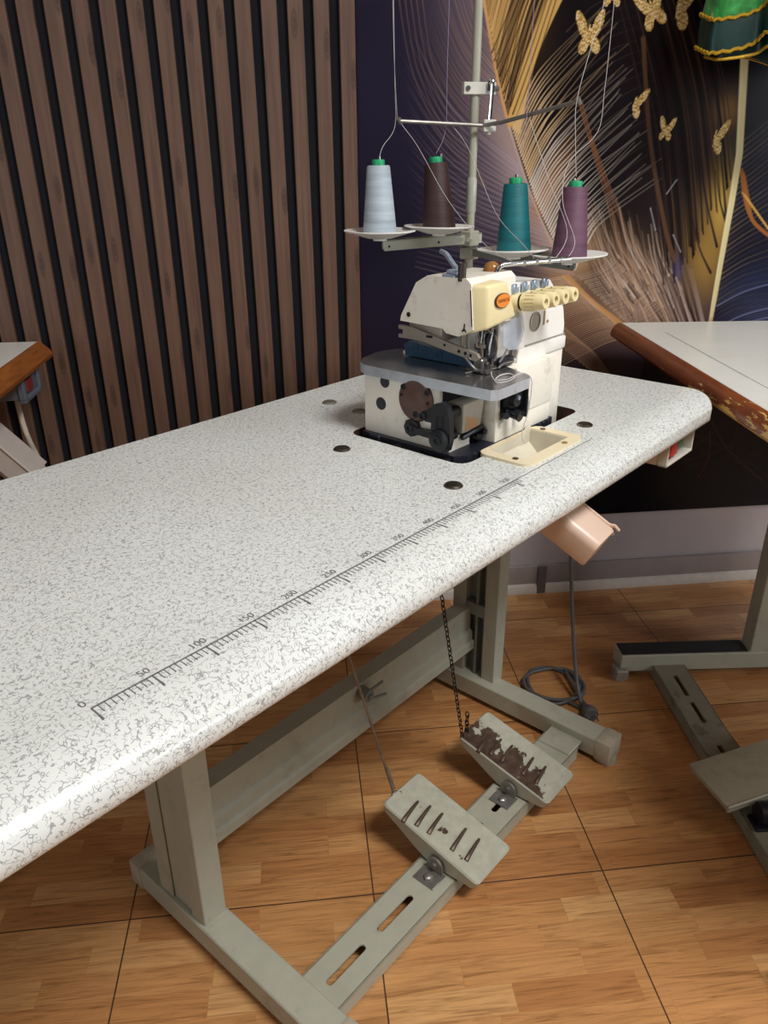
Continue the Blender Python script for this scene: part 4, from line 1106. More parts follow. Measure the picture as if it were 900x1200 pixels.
def bolt(b, c, ax, r, h):
    b.lathe([(r, 0), (r, h), (r * .6, h), (r * .55, h * .4), (0, h * .4)], c, ax, 16)
b.lathe([(0.0125, 0), (0.0125, 0.007), (0.011, 0.008), (0, 0.008)], (0.577, 0.172, 0.026), (-1, 0, 0), 8); bolt(b, (0.569, 0.172, 0.026), (-1, 0, 0), 0.006, 0.003)
b.prism([(0.174, 0.033), (0.160, 0.029), (0.128, 0.030), (0.120, 0.026), (0.128, 0.019), (0.160, 0.020), (0.174, 0.018)], 'x', 0.567, 0.573, 0.001, 1)
lv = mc.part(b, 'lever_link', M_black, None, 'black lever link on the left face')
b = B()
P = [(0.147, 0.056), (0.149, 0.048), (0.140, 0.044), (0.131, 0.044), (0.131, 0.024), (0.126, 0.012), (0.115, 0.006), (0.104, 0.011), (0.100, 0.026), (0.102, 0.052), (0.106, 0.068), (0.114, 0.074), (0.126, 0.070), (0.134, 0.062)]
b.prism(P, 'x', 0.560, 0.569, 0.002, 2)
b.lathe([(0.015, 0), (0.015, 0.005), (0.012, 0.0065), (0, 0.0065)], (0.562, 0.117, 0.024), (-1, 0, 0), 28); bolt(b, (0.5560, 0.117, 0.024), (-1, 0, 0), 0.006, 0.0025); bolt(b, (0.560, 0.144, 0.0505), (-1, 0, 0), 0.005, 0.003)
for yy in (0.113, 0.122): b.box(0.5585, 0.561, yy - .0014, yy + .0014, 0.040, 0.056, 0.0006, 1, mi=1)
b.cyl((0.565, 0.117, 0.024), (0.592, 0.117, 0.024), 0.007, n=14); b.box(0.5665, 0.60, 0.108, 0.122, 0.050, 0.062, 0.002, 1)
mc.part(b, 'rocker_lever', [M_black, M_dark], None, 'black curved rocker lever at the corner')
b = B()
b.hexa([(0.596, 0.107, 0.024), (0.640, 0.107, 0.024), (0.640, 0.13, 0.024), (0.596, 0.13, 0.024), (0.593, 0.104, 0.066), (0.642, 0.104, 0.066), (0.642, 0.13, 0.066), (0.593, 0.13, 0.066)], 0.003, 2)
b.box(0.592, 0.643, 0.1035, 0.13, 0.0625, 0.0655, 0.001, 1)
cg = mc.part(b, 'looper_guard', M_clear2, None, 'smoky plastic box in the looper recess')
b = B(); b.hexa([(0.602, 0.1062, 0.028), (0.632, 0.1062, 0.026), (0.632, 0.1072, 0.026), (0.602, 0.1072, 0.028), (0.602, 0.1052, 0.048), (0.628, 0.1052, 0.038), (0.628, 0.1072, 0.038), (0.602, 0.1072, 0.048)]); mc.part(b, 'tan_insert', mat('tan_plastic', (196, 150, 108)), cg)
b = B(); b.tube([(0.600, 0.110, 0.018), (0.622, 0.106, 0.023), (0.640, 0.106, 0.024)], 0.004, 8, smooth=4); b.box(0.626, 0.642, 0.102, 0.118, 0.008, 0.017, 0.002, 1); b.cyl((0.640, 0.100, 0.018), (0.640, 0.108, 0.018), 0.004, n=12)
mc.part(b, 'looper_rod', M_black, None)
b = B()
b.box(0.660, 0.692, 0.074, 0.100, 0.048, 0.074, 0.004, 2); b.cyl((0.664, 0.078, 0.062), (0.664, 0.068, 0.062), 0.0085, n=18); b.cyl((0.668, 0.084, 0.044), (0.668, 0.064, 0.040), 0.007, n=16, bev=.001); b.cyl((0.658, 0.085, 0.040), (0.653, 0.076, 0.042), 0.0048, n=12); b.box(0.686, 0.689, 0.066, 0.092, 0.034, 0.074, 0.001, 1); b.tube([(0.668, 0.07, 0.043), (0.674, 0.062, 0.043)], 0.003, 8)
kf = mc.part(b, 'thread_tension_block', M_black, None, 'black thread take-up block under the plate')
b = B(); b.hexa([(0.688, 0.066, 0.040), (0.694, 0.066, 0.044), (0.694, 0.068, 0.044), (0.688, 0.068, 0.040), (0.688, 0.066, 0.064), (0.689, 0.066, 0.064), (0.689, 0.068, 0.064), (0.688, 0.068, 0.064)], 0.0005, 1); b.lathe([(.003, 0), (.003, .003), (0, .004)], (0.664, 0.068, 0.066), (0, -1, 0), 10); mc.part(b, 'shiny_clip', M_clip, kf)
# knobs
for i in range(4):
    x = 0.694 + 0.0253 * i
    kb = Vector((x, 0.100, 0.1815)); kt = Vector((x - .0005, 0.054, 0.1865)); ax = (kt - kb).normalized()
    b = B()
    prof = [(0.0112, 0.0), (0.0118, 0.002), (0.0118, 0.0095), (0.0112, 0.0105), (0.009, 0.0106), (0.009, 0.0138), (0.0112, 0.0140), (0.0116, 0.016), (0.0108, 0.036), (0.0095, 0.0455), (0.0085, 0.047), (0.0042, 0.047), (0.0038, 0.040), (0, 0.040)]
    b.lathe(prof, kb, ax, 30)
    kn = mc.part(b, 'tension_knob', M_cream, None)
    b = B(); b.lathe([(0.0102, 0.0106), (0.0104, 0.0122), (0.0102, 0.0138)], kb, ax, 30); b.lathe([(0.004, 0.0402), (0, 0.0404)], kb, ax, 14)
    mc.part(b, 'knob_groove', M_dark, kn)
    b = B(); q = ax.to_track_quat('Z', 'Y').to_matrix()
    for k in range(14):
        a = 2 * PI * k / 14
        p_, q_ = kb + q @ Vector((0.0113 * math.cos(a), 0.0113 * math.sin(a), 0.020)), kb + q @ Vector((0.0106 * math.cos(a), 0.0106 * math.sin(a), 0.034))
        b.tube([p_, q_], 0.0007, 5)
    mc.part(b, 'knob_flute', mat('knob_flute_tan', (186, 166, 112)) if 'knob_flute_tan' not in MATS else MATS['knob_flute_tan'], kn)
    b = B(); b.box(x - .0045, x + .0045, 0.0995, 0.1045, 0.190, 0.2045, 0.0018, 2); b.cyl((x, 0.0995, 0.1965), (x, 0.0965, 0.1965), 0.0032, n=12); b.tube([(x - .005, 0.099, 0.190), (x - .006, 0.096, 0.196), (x, 0.0955, 0.2005)], 0.0010, 6, smooth=3)
    mc.part(b, 'thread_guide', M_clip, None)
# thread guide rail, oil dome, lifting lever, post
b = B()
b.tube([(0.676, 0.118, 0.205), (0.676, 0.118, 0.220), (0.678, 0.117, 0.2255), (0.684, 0.114, 0.2285), (0.735, 0.093, 0.229), (0.782, 0.073, 0.2295)], 0.0034, 12)
for t in (.25, .45, .65, .85): c_ = Vector((0.690, 0.112, 0.2288)).lerp(Vector((0.782, 0.073, 0.2295)), t); b.tube([c_ + Vector((-.001, 0, -.0045)), c_ + Vector((0.001, 0, .0045))], 0.0016, 6); b.cyl(c_ - Vector((.0016, -.0008, 0)), c_ + Vector((.0016, -.0008, 0)), 0.0042, n=12)
mc.part(b, 'thread_guide_rail', M_chrome, None, 'chrome thread guide rail on the top')
b = B(); b.lathe([(0.0115, -0.010), (0.0115, 0.006), (0.0105, 0.0115), (0.008, 0.0155), (0.004, 0.0178), (0, 0.0183)], (0.682, 0.130, 0.2135), n=28)
mc.part(b, 'oil_dome', M_amber, None, 'amber brown oil window dome')
b = B(); b.box(0.600, 0.624, 0.129, 0.150, 0.218, 0.2225, 0.002, 2); b.box(0.604, 0.622, 0.131, 0.147, 0.222, 0.228, 0.003, 2); b.tube([(0.616, 0.136, 0.226), (0.625, 0.152, 0.233), (0.636, 0.170, 0.2415), (0.643, 0.183, 0.2435)], 0.0034, 8, smooth=4)
mc.part(b, 'lifting_lever', M_clip, None, 'blue-grey steel lifting lever')
b = B(); b.cyl((0.604, 0.1215, 0.217), (0.604, 0.1215, 0.2365), 0.0052, n=18, bev=.001); mc.part(b, 'thread_post', mat('dark_brown_steel', (78, 68, 64), rough=0.4, metal=0.5), None)
# loose thread curl on the plate
b = B()
pts = [(0.652, 0.102, 0.1005), (0.632, 0.090, 0.0995), (0.612, 0.072, 0.0995), (0.604, 0.062, 0.0995), (0.618, 0.056, 0.0995), (0.640, 0.060, 0.0995), (0.650, 0.074, 0.0998), (0.634, 0.078, 0.1000), (0.612, 0.070, 0.1000), (0.622, 0.060, 0.1003), (0.645, 0.062, 0.1003), (0.664, 0.062, 0.0998), (0.672, 0.056, 0.094), (0.674, 0.054, 0.080), (0.672, 0.056, 0.045), (0.668, 0.060, 0.020), (0.668, 0.058, 0.008), (0.674, 0.056, 0.002)]
b.tube(pts, 0.0007, 5, smooth=5)
mc.part(b, 'loose_thread', M_thread, None, 'loose white thread curled on the plate')

# ------------------------------------------------------------------ thread stand
ts = Thing('thread_stand', 'tall grey steel thread stand with four white spool trays behind the machine', 'thread stand', TF, (1.045, 0.42, 0))
PX, PY = 1.045, 0.42
b = B(); b.cyl((PX, PY, 0.0), (PX, PY, 0.90), 0.0075, n=20); b.lathe([(0.02, 0), (0.02, .006), (0.012, .01), (0.0078, .03)], (PX, PY, 0), n=24)
pole = ts.part(b, 'pole', M_enamel)
b = B(); b.lathe([(0.0078, 0), (0.0090, 0.003), (0.0092, 0.03), (0.0094, 0.055), (0.0080, 0.060)], (PX, PY, 0.262), n=20); ts.part(b, 'wrapped_tape', M_tape, pole, 'shiny clear tape wrapped around the pole')
def arm_bar(p0, p1, h, t_, name, m_):
    b = B(); p0, p1 = Vector(p0), Vector(p1); d = (p1 - p0); L_ = d.length; d.normalize(); s = d.cross(Vector((0, 0, 1))).normalized()
    M_ = Matrix((( *d, 0), (*s, 0), (0, 0, 1, 0), (0, 0, 0, 1)))
    M_ = Matrix.Translation(p0) @ Matrix([[d.x, s.x, 0, 0], [d.y, s.y, 0, 0], [d.z, s.z, 1, 0], [0, 0, 0, 1]])
    P = [(0, -h / 2), (L_ - .004, -h / 2), (L_, -h / 2 + .005), (L_, h / 2), (0, h / 2)]
    b.prism(P, 'y', -t_ / 2, t_ / 2, 0.001, 1, M=M_)
    b.box(0, L_, -t_ / 2, t_ / 2 + .014, h / 2 - .002, h / 2, 0, M=M_)
    for q in (L_ - .012, L_ * .45): 
        for sd in (-1, 1): b.cyl(M_ @ Vector((q, sd * (t_ / 2 + .0003), -h * .1)), M_ @ Vector((q, sd * (t_ / 2 - .0005), -h * .1)), 0.0022, n=10, mi=1)
    return ts.part(b, name, [m_, M_dark])
arm_bar((1.066, 0.409, 0.219), (0.876, 0.486, 0.2145), 0.018, 0.004, 'spool_arm', M_enamel)
arm_bar((1.046, 0.432, 0.196), (1.014, 0.185, 0.190), 0.016, 0.004, 'spool_arm', M_enamel_in)
b = B(); b.box(PX - .014, PX + .014, PY - .012, PY + .012, 0.205, 0.232, 0.002, 1); b.box(PX - .012, PX + .012, PY - .014, PY + .014, 0.182, 0.203, 0.002, 1); b.cyl((PX - .02, PY - .012, .218), (PX - .006, PY - .008, .218), .004, n=10)
ts.part(b, 'arm_clamp', M_enamel)
TR = [((0.868, 0.485, 0.2415), (0, 0)), ((0.962, 0.428, 0.2455), (0.02, 0.0)), ((0.990, 0.290, 0.2135), (0, 0.03)), ((1.018, 0.200, 0.2085), (-0.01, 0.02))]
for (c_, tl) in TR:
    b = B(); ax = Vector((tl[0], tl[1], 1)).normalized()
    b.lathe([(0.012, -0.0175), (0.012, -0.014), (0.022, -0.0135), (0.062, -0.0020), (0.0622, -0.0004), (0.060, 0.0002), (0.030, -0.0065), (0.0, -0.0085)], c_, ax, 48)
    tr_ = ts.part(b, 'spool_tray', M_white2, None)
    b = B(); cv = Vector(c_); b.cyl(cv - ax * .014, cv + ax * .1145, 0.0026, n=10); ts.part(b, 'spool_pin', M_steel, tr_)
# guide bracket with hook and rod
bx = Vector((PX, PY, 0.461))
b = B(); px_ = Vector((0.723, 0.69, 0)).normalized()   # runs across the view of the front
M_ = Matrix.Translation(bx) @ Matrix.Rotation(math.atan2(-0.585, 0.81), 4, 'Z')
b.box(-0.024, 0.034, -0.011, 0.004, -0.0095, 0.0095, 0.001, 1, M=M_); b.cyl(M_ @ Vector((-.017, -.011, 0)), M_ @ Vector((-.017, -.0135, 0)), 0.004, n=12, mi=1)
b.cyl(M_ @ Vector((.03, -.012, 0)), M_ @ Vector((.038, -.012, 0)), 0.004, n=10, mi=1)
ts.part(b, 'guide_bracket', [M_ltgrey, M_steel])
b = B(); b.tube([M_ @ Vector((.020, -.014, -.004)), M_ @ Vector((.020, -.016, .008)), M_ @ Vector((.022, -.020, .011)), M_ @ Vector((.0225, -.022, .004)), M_ @ Vector((.020, -.022, -.050))], 0.0036, 10, smooth=5); ts.part(b, 'guide_hook', M_chrome, None, 'chrome hook holding the guide rod')
cc = M_ @ Vector((.020, -.022, -.0575))
b = B(); b.box(-0.011, 0.011, -0.005, 0.005, -0.0095, -0.0005, 0.001, 1, M=Matrix.Translation(cc) @ Matrix.Rotation(math.atan2(-0.585, 0.81), 4, 'Z')); b.box(-0.011, 0.011, -0.005, 0.005, 0.0005, 0.0095, 0.001, 1, M=Matrix.Translation(cc) @ Matrix.Rotation(math.atan2(-0.585, 0.81), 4, 'Z')); b.cyl(cc - Vector((0, 0, .014)), cc, .004, n=6)
ts.part(b, 'rod_clip', M_ltgrey)
RL, RR = Vector((0.914, 0.480, 0.410)), Vector((1.023, 0.210, 0.432))
b = B(); b.tube([RL, cc + (RL - cc) * .08, cc + (RR - cc) * .14, RR], 0.0033, 10)
for e_ in (RL, RR): b.tube([e_ + Vector((0.004, 0, -.003)), e_ + Vector((-.003, 0, .004))], 0.0038, 8)
ts.part(b, 'guide_rod', mat('galvanised_rod', (136, 132, 128), rough=0.4, metal=0.6, var=0.25), None, 'bent grey thread guide rod')
b = B(); b.tube([Vector((0.86, 0.47, 0.86)), Vector((PX, PY, 0.86)), Vector((1.04, 0.19, 0.87))], 0.0033, 10); b.box(PX - .012, PX + .012, PY - .012, PY + .012, .85, .87, .002, 1)
ts.part(b, 'top_guide_rod', MATS['galvanised_rod'])

# cones of thread
cone_proto = None
def cone(c_, top, m_, label, strands):
    global cone_proto
    base = Vector(c_) + Vector((0, 0, -0.0058)); top = Vector(top); ax = (top - base).normalized(); L_ = 0.114
    t = Thing('thread_cone', label, 'thread cone', TF, base, 'cones of thread on the stand')
    b = B()
    b.lathe([(0.0275, 0.0), (0.0290, 0.0022), (0.0285, 0.008), (0.0195, 0.1045), (0.0180, 0.1070), (0.0115, 0.1075), (0.0110, 0.10), (0.0, 0.10)], base, ax, 40)
    t.part(b, 'yarn', m_)
    b = B(); b.lathe([(0.0100, 0.099), (0.0108, 0.1135), (0.0100, 0.1160), (0.0040, 0.1165), (0.0036, 0.112), (0, 0.112)], base, ax, 24); 
    t.part(b, 'cone_core', M_green_core, None, 'green plastic core')
    for pts, tm in strands:
        b = B(); b.tube(pts, 0.00042, 5, smooth=6); t.part(b, 'thread_strand', tm)
    return t
rail = lambda t_: tuple(Vector((0.690, 0.112, 0.2240)).lerp(Vector((0.782, 0.073, 0.2250)), t_))
cone((0.868, 0.485, 0.2415), (0.866, 0.486, 0.37), yarn_mat('pale_blue_grey_yarn', (180, 194, 206)), 'pale blue-grey cone of thread on the far left tray',
     [([(0.868, 0.485, 0.355), (0.880, 0.487, 0.372), (0.905, 0.482, 0.403), (0.890, 0.470, 0.47), (0.866, 0.452, 0.60), (0.862, 0.450, 0.86)], M_thread),
      ([(0.858, 0.448, 0.86), (0.862, 0.450, 0.57), (0.905, 0.478, 0.425), (0.917, 0.479, 0.407), (0.915, 0.44, 0.37), (0.87, 0.34, 0.29), (0.78, 0.20, 0.235), rail(.3)], M_thread)])
cone((0.962, 0.428, 0.2455), (0.953, 0.434, 0.37), yarn_mat('dark_brown_yarn', (58, 34, 32)), 'dark brown cone of thread on the tray nearest the pole',
     [([(0.955, 0.433, 0.36), (0.990, 0.440, 0.40), (0.985, 0.436, 0.50), (0.980, 0.430, 0.86)], M_thread_violet),
      ([(0.995, 0.440, 0.411), (1.00, 0.40, 0.37), (0.96, 0.31, 0.27), (0.84, 0.18, 0.236), rail(.5)], M_thread)])
cone((0.990, 0.290, 0.2135), (0.985, 0.292, 0.34), yarn_mat('teal_yarn', (0, 108, 116)), 'teal cone of thread',
     [([(0.985, 0.292, 0.33), (1.020, 0.300, 0.40), (1.022, 0.300, 0.57), (1.022, 0.300, 0.86)], M_thread_violet),
      ([(1.030, 0.300, 0.412), (1.02, 0.25, 0.32), (0.93, 0.16, 0.25), rail(.7)], M_thread)])
cone((1.018, 0.200, 0.2085), (1.019, 0.200, 0.335), yarn_mat('plum_yarn', (104, 68, 90)), 'plum purple cone of thread on the rightmost tray',
     [([(1.018, 0.200, 0.325), (1.016, 0.206, 0.38), (1.017, 0.210, 0.432), (1.040, 0.205, 0.51), (1.056, 0.200, 0.57), (1.06, 0.20, 0.86)], M_thread),
      ([(1.090, 0.200, 0.86), (1.089, 0.200, 0.57), (1.086, 0.200, 0.45), (1.080, 0.202, 0.39), (1.018, 0.215, 0.345), (0.972, 0.195, 0.29), (0.900, 0.130, 0.240), rail(.9)], M_thread)])

# ------------------------------------------------------------------ power cable on the floor
cbt = Thing('power_cable', 'grey power cable coiled on the floor behind the stand foot with its plug', 'cable', TF, (1.16, 0.19, FL))
b = B()
pts = [(1.02, 0.30, -0.046), (1.10, 0.24, -0.10), (1.135, 0.205, -0.30), (1.145, 0.20, -0.42), (1.185, 0.198, -0.60), (1.165, 0.165, -0.72), (1.135, 0.130, FL + .010), (1.140, 0.135, FL + .006)]
cx_, cy_ = 1.175, 0.225
for k in range(29):
    a = math.radians(-120 + 30 * k); rr = 0.062 + 0.006 * math.sin(k * 1.3)
    pts.append((cx_ + rr * math.cos(a) * 1.02, cy_ + rr * math.sin(a) * 1.05, FL + .006 + .003 * (k // 12) + .002 * math.sin(k)))
pts += [(1.165, 0.150, FL + .012), (1.140, 0.130, FL + .012)]
b.tube(pts, 0.0042, 10, smooth=5)
cbt.part(b, 'cable', M_cable)
b = B(); b.lathe([(0.006, 0.0), (0.0075, 0.012), (0.015, 0.024), (0.0185, 0.032), (0.0185, 0.040), (0.016, 0.044), (0, 0.044)], (1.143, 0.133, FL + 0.019), (-0.62, -0.75, -0.02), 20)
pg = cbt.part(b, 'plug', M_cable)
b = B(); q0 = Vector((1.143, 0.133, FL + .019)); dq_ = Vector((-0.62, -0.75, -0.02)).normalized(); s_ = dq_.cross(Vector((0, 0, 1))).normalized()
for sd in (-.0095, .0095): b.cyl(q0 + dq_ * .044 + s_ * sd, q0 + dq_ * .060 + s_ * sd, 0.0024, n=10)
cbt.part(b, 'plug_pin', M_chrome, pg)

# ------------------------------------------------------------------ right-hand table
rt = Thing('sewing_table', 'plain white topped sewing table with worn brown front edge, at the right wall', 'sewing table', RF, (0.28, -0.55, -H))
b = B(); b.box(0.010, 0.56, -1.25, 0.0, -0.028, 0.0, 0.002, 1); rtop = rt.part(b, 'tabletop', M_white_lam)
b = B(); b.prism([(0.011, -0.0005), (0.004, -0.002), (-0.004, -0.010), (-0.010, -0.020), (-0.010, -0.026), (-0.002, -0.032), (0.011, -0.033)], 'x', 0, 1); b.bm.free()
b = B()
P = [(0.0105, -0.0003), (0.003, -0.001), (-0.004, -0.006), (-0.011, -0.018), (-0.013, -0.026), (-0.009, -0.032), (0.0105, -0.034)]
b.prism(P, 'y', -1.25, 0.001, 0.001, 1); rt.part(b, 'front_edge', M_edge_r, rtop, 'worn red-brown wooden front edge')
b = B(); b.box(0.072, 0.0735, -1.0, -0.115, 0.0001, 0.0004); 
for k in range(40): b.box(0.067, 0.072, -0.12 - .01 * k, -0.1206 - .01 * k, 0.0001, 0.0003)
rt.part(b, 'printed_ruler', mat('pale_ruler_ink', (150, 152, 152)), rtop)
def W2R(p):
    q = Vector(p) - RF.o; return Matrix.Rotation(-RF.r, 3, 'Z') @ q
yF0, yF1 = -0.325, -0.268
b = B(); b.box(-0.005, 0.52, yF0, yF1, -H + 0.018, -H + 0.062, 0.002, 1); rfo = rt.part(b, 'stand_foot', M_enamel)
b = B(); b.box(-0.002, 0.30, yF0 + .006, yF1 - .004, -H + .0615, -H + .0635); rt.part(b, 'dark_top_strip', mat('dark_foot_strip', (42, 42, 44), rough=0.4), rfo, 'black strip on the foot')  # darker strip along part of the foot's top
b = B(); b.box(-0.018, 0.012, yF0 - .016, yF0 + .022, -H + .004, -H + .030, 0.003, 1); b.cyl((-0.004, yF0 + .004, -H), (-0.004, yF0 + .004, -H + .012), 0.018, n=18); rt.part(b, 'levelling_foot', M_greymetal, rfo)
b = B(); b.box(0.305, 0.345, yF0 + .008, yF1 - .004, -H + .060, -0.030, 0.002, 1); b.box(0.345, 0.385, yF0 + .014, yF1 - .010, -H + .060, -0.030); b.box(0.385, 0.425, yF0 + .008, yF1 - .004, -H + .060, -0.030, 0.002, 1); rt.part(b, 'stand_leg', M_enamel)
b = B(); b.box(-0.005, 0.52, -1.13, -1.075, -H + 0.018, -H + 0.062, 0.002, 1); b.box(0.0, .03, -1.12, -1.085, -H, -H + .02); b.box(.48, .51, -1.12, -1.085, -H, -H + .02); rt.part(b, 'stand_foot', M_enamel)
b = B(); b.box(0.305, 0.425, -1.13, -1.08, -H + .060, -0.030, 0.002, 1); rt.part(b, 'stand_leg', M_enamel)
b = B()
bx0, bx1, bz = 0.072, 0.148, -H + 0.034; bm_ = (bx0 + bx1) / 2
ss = [(-0.440, -0.365), (-0.530, -0.462), (-0.66, -0.60), (-0.80, -0.72), (-0.94, -0.86)]
ys_ = [-1.09] + [v for s in ss[::-1] for v in s] + [-0.315]
for i in range(0, len(ys_), 2): b.box(bx0, bx1, ys_[i], ys_[i + 1], bz - .003, bz)
for (a, c_) in ss: b.box(bx0, bm_ - .005, a, c_, bz - .003, bz); b.box(bm_ + .005, bx1, a, c_, bz - .003, bz)
b.box(bx0, bx0 + .003, -1.09, -0.315, bz - .028, bz, .001, 1); b.box(bx1 - .003, bx1, -1.09, -0.315, bz - .028, bz, .001, 1)
rt.part(b, 'pedal_bar', mat('grimy_enamel', (128, 124, 108), rough=0.5, var=0.1, dirt=(52, 42, 34), dirt_amt=0.8, dirt_scale=14))
b = B()
Mp = Matrix.Translation(W2R((0.993, 0.568, 0.083))) @ Matrix.Rotation(math.radians(16), 4, 'Z') @ Matrix.Rotation(math.radians(-3), 4, 'Y') @ Matrix.Rotation(math.radians(4), 4, 'X')
b.box(-0.128, 0.128, -0.048, 0.060, -0.004, 0.0, 0.0015, 2, M=Mp)
b.hexa([Mp @ Vector(p) for p in ((-0.12, -0.044, -.022), (0.12, -0.044, -.030), (0.12, 0.056, -.030), (-0.12, 0.056, -.022), (-0.127, -0.047, -.003), (0.127, -0.047, -.003), (0.127, 0.059, -.003), (-0.127, 0.059, -.003))], 0.002, 1)
b.box(-0.128, 0.128, -0.050, -0.044, -0.014, 0.001, 0.0015, 1, M=Mp)
rp = rt.part(b, 'foot_pedal', mat('aged_enamel', (156, 150, 130), rough=0.4, var=0.08, dirt=(120, 112, 96), dirt_amt=0.4))
b = B(); c_ = W2R((0.955, 0.485, 0.045)); b.box(c_.x - .03, c_.x + .03, c_.y - .018, c_.y + .02, -H + .034, -H + .040, .001, 1); b.cyl((c_.x - .02, c_.y + .006, -H + .056), (c_.x + .03, c_.y + .006, -H + .056), 0.020, n=16); rt.part(b, 'pivot_lug', M_black, rp)
b = B(); c_ = W2R((0.985, 0.56, 0.06)); b.box(c_.x - .05, c_.x + .05, c_.y - .012, c_.y + .012, -H + .034, -H + .060, .002, 1); rt.part(b, 'pedal_pivot', M_black, rp)

# ------------------------------------------------------------------ left-hand table
lt_ = Thing('sewing_table', 'white topped sewing table with varnished orange wooden edge, at the slatted wall', 'sewing table', LF, (-0.28, -0.5, -H))
b = B(); b.box(-0.56, -0.006, -0.90, 0.0, -0.026, 0.0, 0.001, 1); lop = lt_.part(b, 'tabletop', M_white_lam)
b = B(); b.prism([(-0.0065, 0.0), (-0.002, 0.0), (0.016, -0.018), (0.020, -0.026), (0.018, -0.034), (-0.0065, -0.034)], 'y', -0.90, 0.002, 0.001, 1); lt_.part(b, 'front_edge', M_edge_l, lop, 'varnished orange-brown wooden edge')
b = B(); b.box(-0.06, 0.004, -0.175, -0.075, -0.082, -0.034, 0.005, 2); b.box(-0.005, 0.010, -0.180, -0.165, -0.084, -0.03, 0.003, 1); b.box(-0.005, 0.010, -0.085, -0.070, -0.084, -0.03, 0.003, 1); b.box(-0.005, 0.010, -0.18, -0.07, -0.088, -0.076, 0.003, 1)
ls = lt_.part(b, 'switch_box', mat('grey_blue_plastic', (92, 100, 112), rough=0.4), None, 'grey-blue switch box under the edge')
b = B(); b.box(0.002, 0.009, -0.155, -0.12, -0.07, -0.045, 0.002, 1); lt_.part(b, 'push_button', mat('dark_red_button', (120, 40, 46)), ls)
b = B(); b.tube([(-0.03, -0.12, -0.08), (-0.018, -0.14, -0.16), (0.0, -0.13, -0.25), (0.012, -0.12, -0.34), (0.014, -0.11, -0.50), (0.0, -0.10, -0.70), (-0.03, -0.10, -H + .006), (-0.2, -0.12, -H + .006)], 0.0055, 10, smooth=5); lt_.part(b, 'cable', mat('cream_cable', (200, 190, 176)))
b = B(); b.hexa([(-0.10, -0.34, -0.20), (-0.02, -0.34, -0.20), (-0.02, -0.20, -0.12), (-0.10, -0.20, -0.12), (-0.10, -0.33, -0.16), (-0.02, -0.33, -0.16), (-0.02, -0.19, -0.08), (-0.10, -0.19, -0.08)], .006, 2); b.bm.free()
b = B()
A_ = Vector((-0.10, -0.19, -0.128)); B2_ = Vector((0.004, -0.215, -0.232)); d_ = (B2_ - A_).normalized(); s_ = Vector((0, 1, 0)); u_ = d_.cross(s_).normalized()
if u_.z < 0: u_ = -u_
cs = [(p, q) for p, q in ((-.04, .028), (.04, .028), (.04, -.012), (.03, -.024), (-.03, -.024), (-.04, -.012))]
b.mesh([A_ + s_ * p + u_ * q for p, q in cs] + [B2_ + s_ * p + u_ * q for p, q in cs], [[0, 1, 2, 3, 4, 5], [11, 10, 9, 8, 7, 6]] + [[i, (i + 1) % 6, 6 + (i + 1) % 6, 6 + i] for i in range(6)])
b.tube([A_ + s_ * -.04 + u_ * .028, B2_ + s_ * -.04 + u_ * .028, B2_ + s_ * -.04 + u_ * .024 + d_ * .014], 0.003, 8)
b.box(-0.13, -0.07, -0.24, -0.14, -0.14, -0.026, .004, 1)
lt_.part(b, 'waste_chute', mat('greyish_white_plastic', (200, 192, 186), rough=0.4, var=0.05), None, 'off-white plastic waste chute under the top')
for yy in (-0.16, -0.76):
    b = B(); b.box(-0.52, -0.02, yy - .028, yy + .028, -H + .012, -H + .056, .002, 1); 
    for xx in (-.50, -.06): b.box(xx, xx + .03, yy - .02, yy + .02, -H, -H + .014)
    lt_.part(b, 'stand_foot', M_enamel)
    b = B(); b.box(-0.36, -0.24, yy - .02, yy + .02, -H + .054, -0.026, .002, 1); lt_.part(b, 'stand_leg', M_enamel)

# ------------------------------------------------------------------ green dress hanging by the wall
dr = Thing('hanging_dress', 'shiny green dress with dark hem band and gold braid hanging by the wall', 'dress', ROOM, (1.16, 1.17, 1.31))
NS = 120
def ringpt(a, r_, z):
    rx = r_ * (1 + 0.10 * math.sin(6 * a + .6) + 0.05 * math.sin(11 * a)); ry = r_ * 0.52 * (1 + 0.12 * math.sin(6 * a + .6))
    return (1.165 + rx * math.cos(a), 1.185 + ry * math.sin(a), z)
def hem(a): return 0.012 * math.sin(3 * a + 0.9) + 0.006 * math.sin(6 * a + 2)
def skin(rs, zs_, th_=0.0025, hemw=None):
    v = []; f = []; m_ = len(rs)
    for lay in (0, 1):
        for r_, z in zip(rs, zs_):
            for k in range(NS):
                a = 2 * PI * k / NS; v.append(ringpt(a, r_ - lay * th_, z + hem(a) * (hemw if hemw is not None else 1)))
    o_ = m_ * NS
    for i in range(m_ - 1):
        for k in range(NS):
            j = (k + 1) % NS
            f.append((i * NS + k, i * NS + j, (i + 1) * NS + j, (i + 1) * NS + k)); f.append((o_ + i * NS + j, o_ + i * NS + k, o_ + (i + 1) * NS + k, o_ + (i + 1) * NS + j))
    for i in (0, m_ - 1):
        for k in range(NS):
            j = (k + 1) % NS; f.append((i * NS + j, i * NS + k, o_ + i * NS + k, o_ + i * NS + j) if i == 0 else (i * NS + k, i * NS + j, o_ + i * NS + j, o_ + i * NS + k))
    return v, f
z0 = 1.318
b = B(); b.mesh(*skin([0.196, 0.19, 0.17, 0.14, 0.09, 0.075, 0.10, 0.105], [z0 + .058, z0 + .10, z0 + .22, z0 + .38, z0 + .56, z0 + .62, z0 + .80, z0 + .90]))
sk = dr.part(b, 'skirt', brocade_mat(), None, 'bright green brocade skirt', 60)
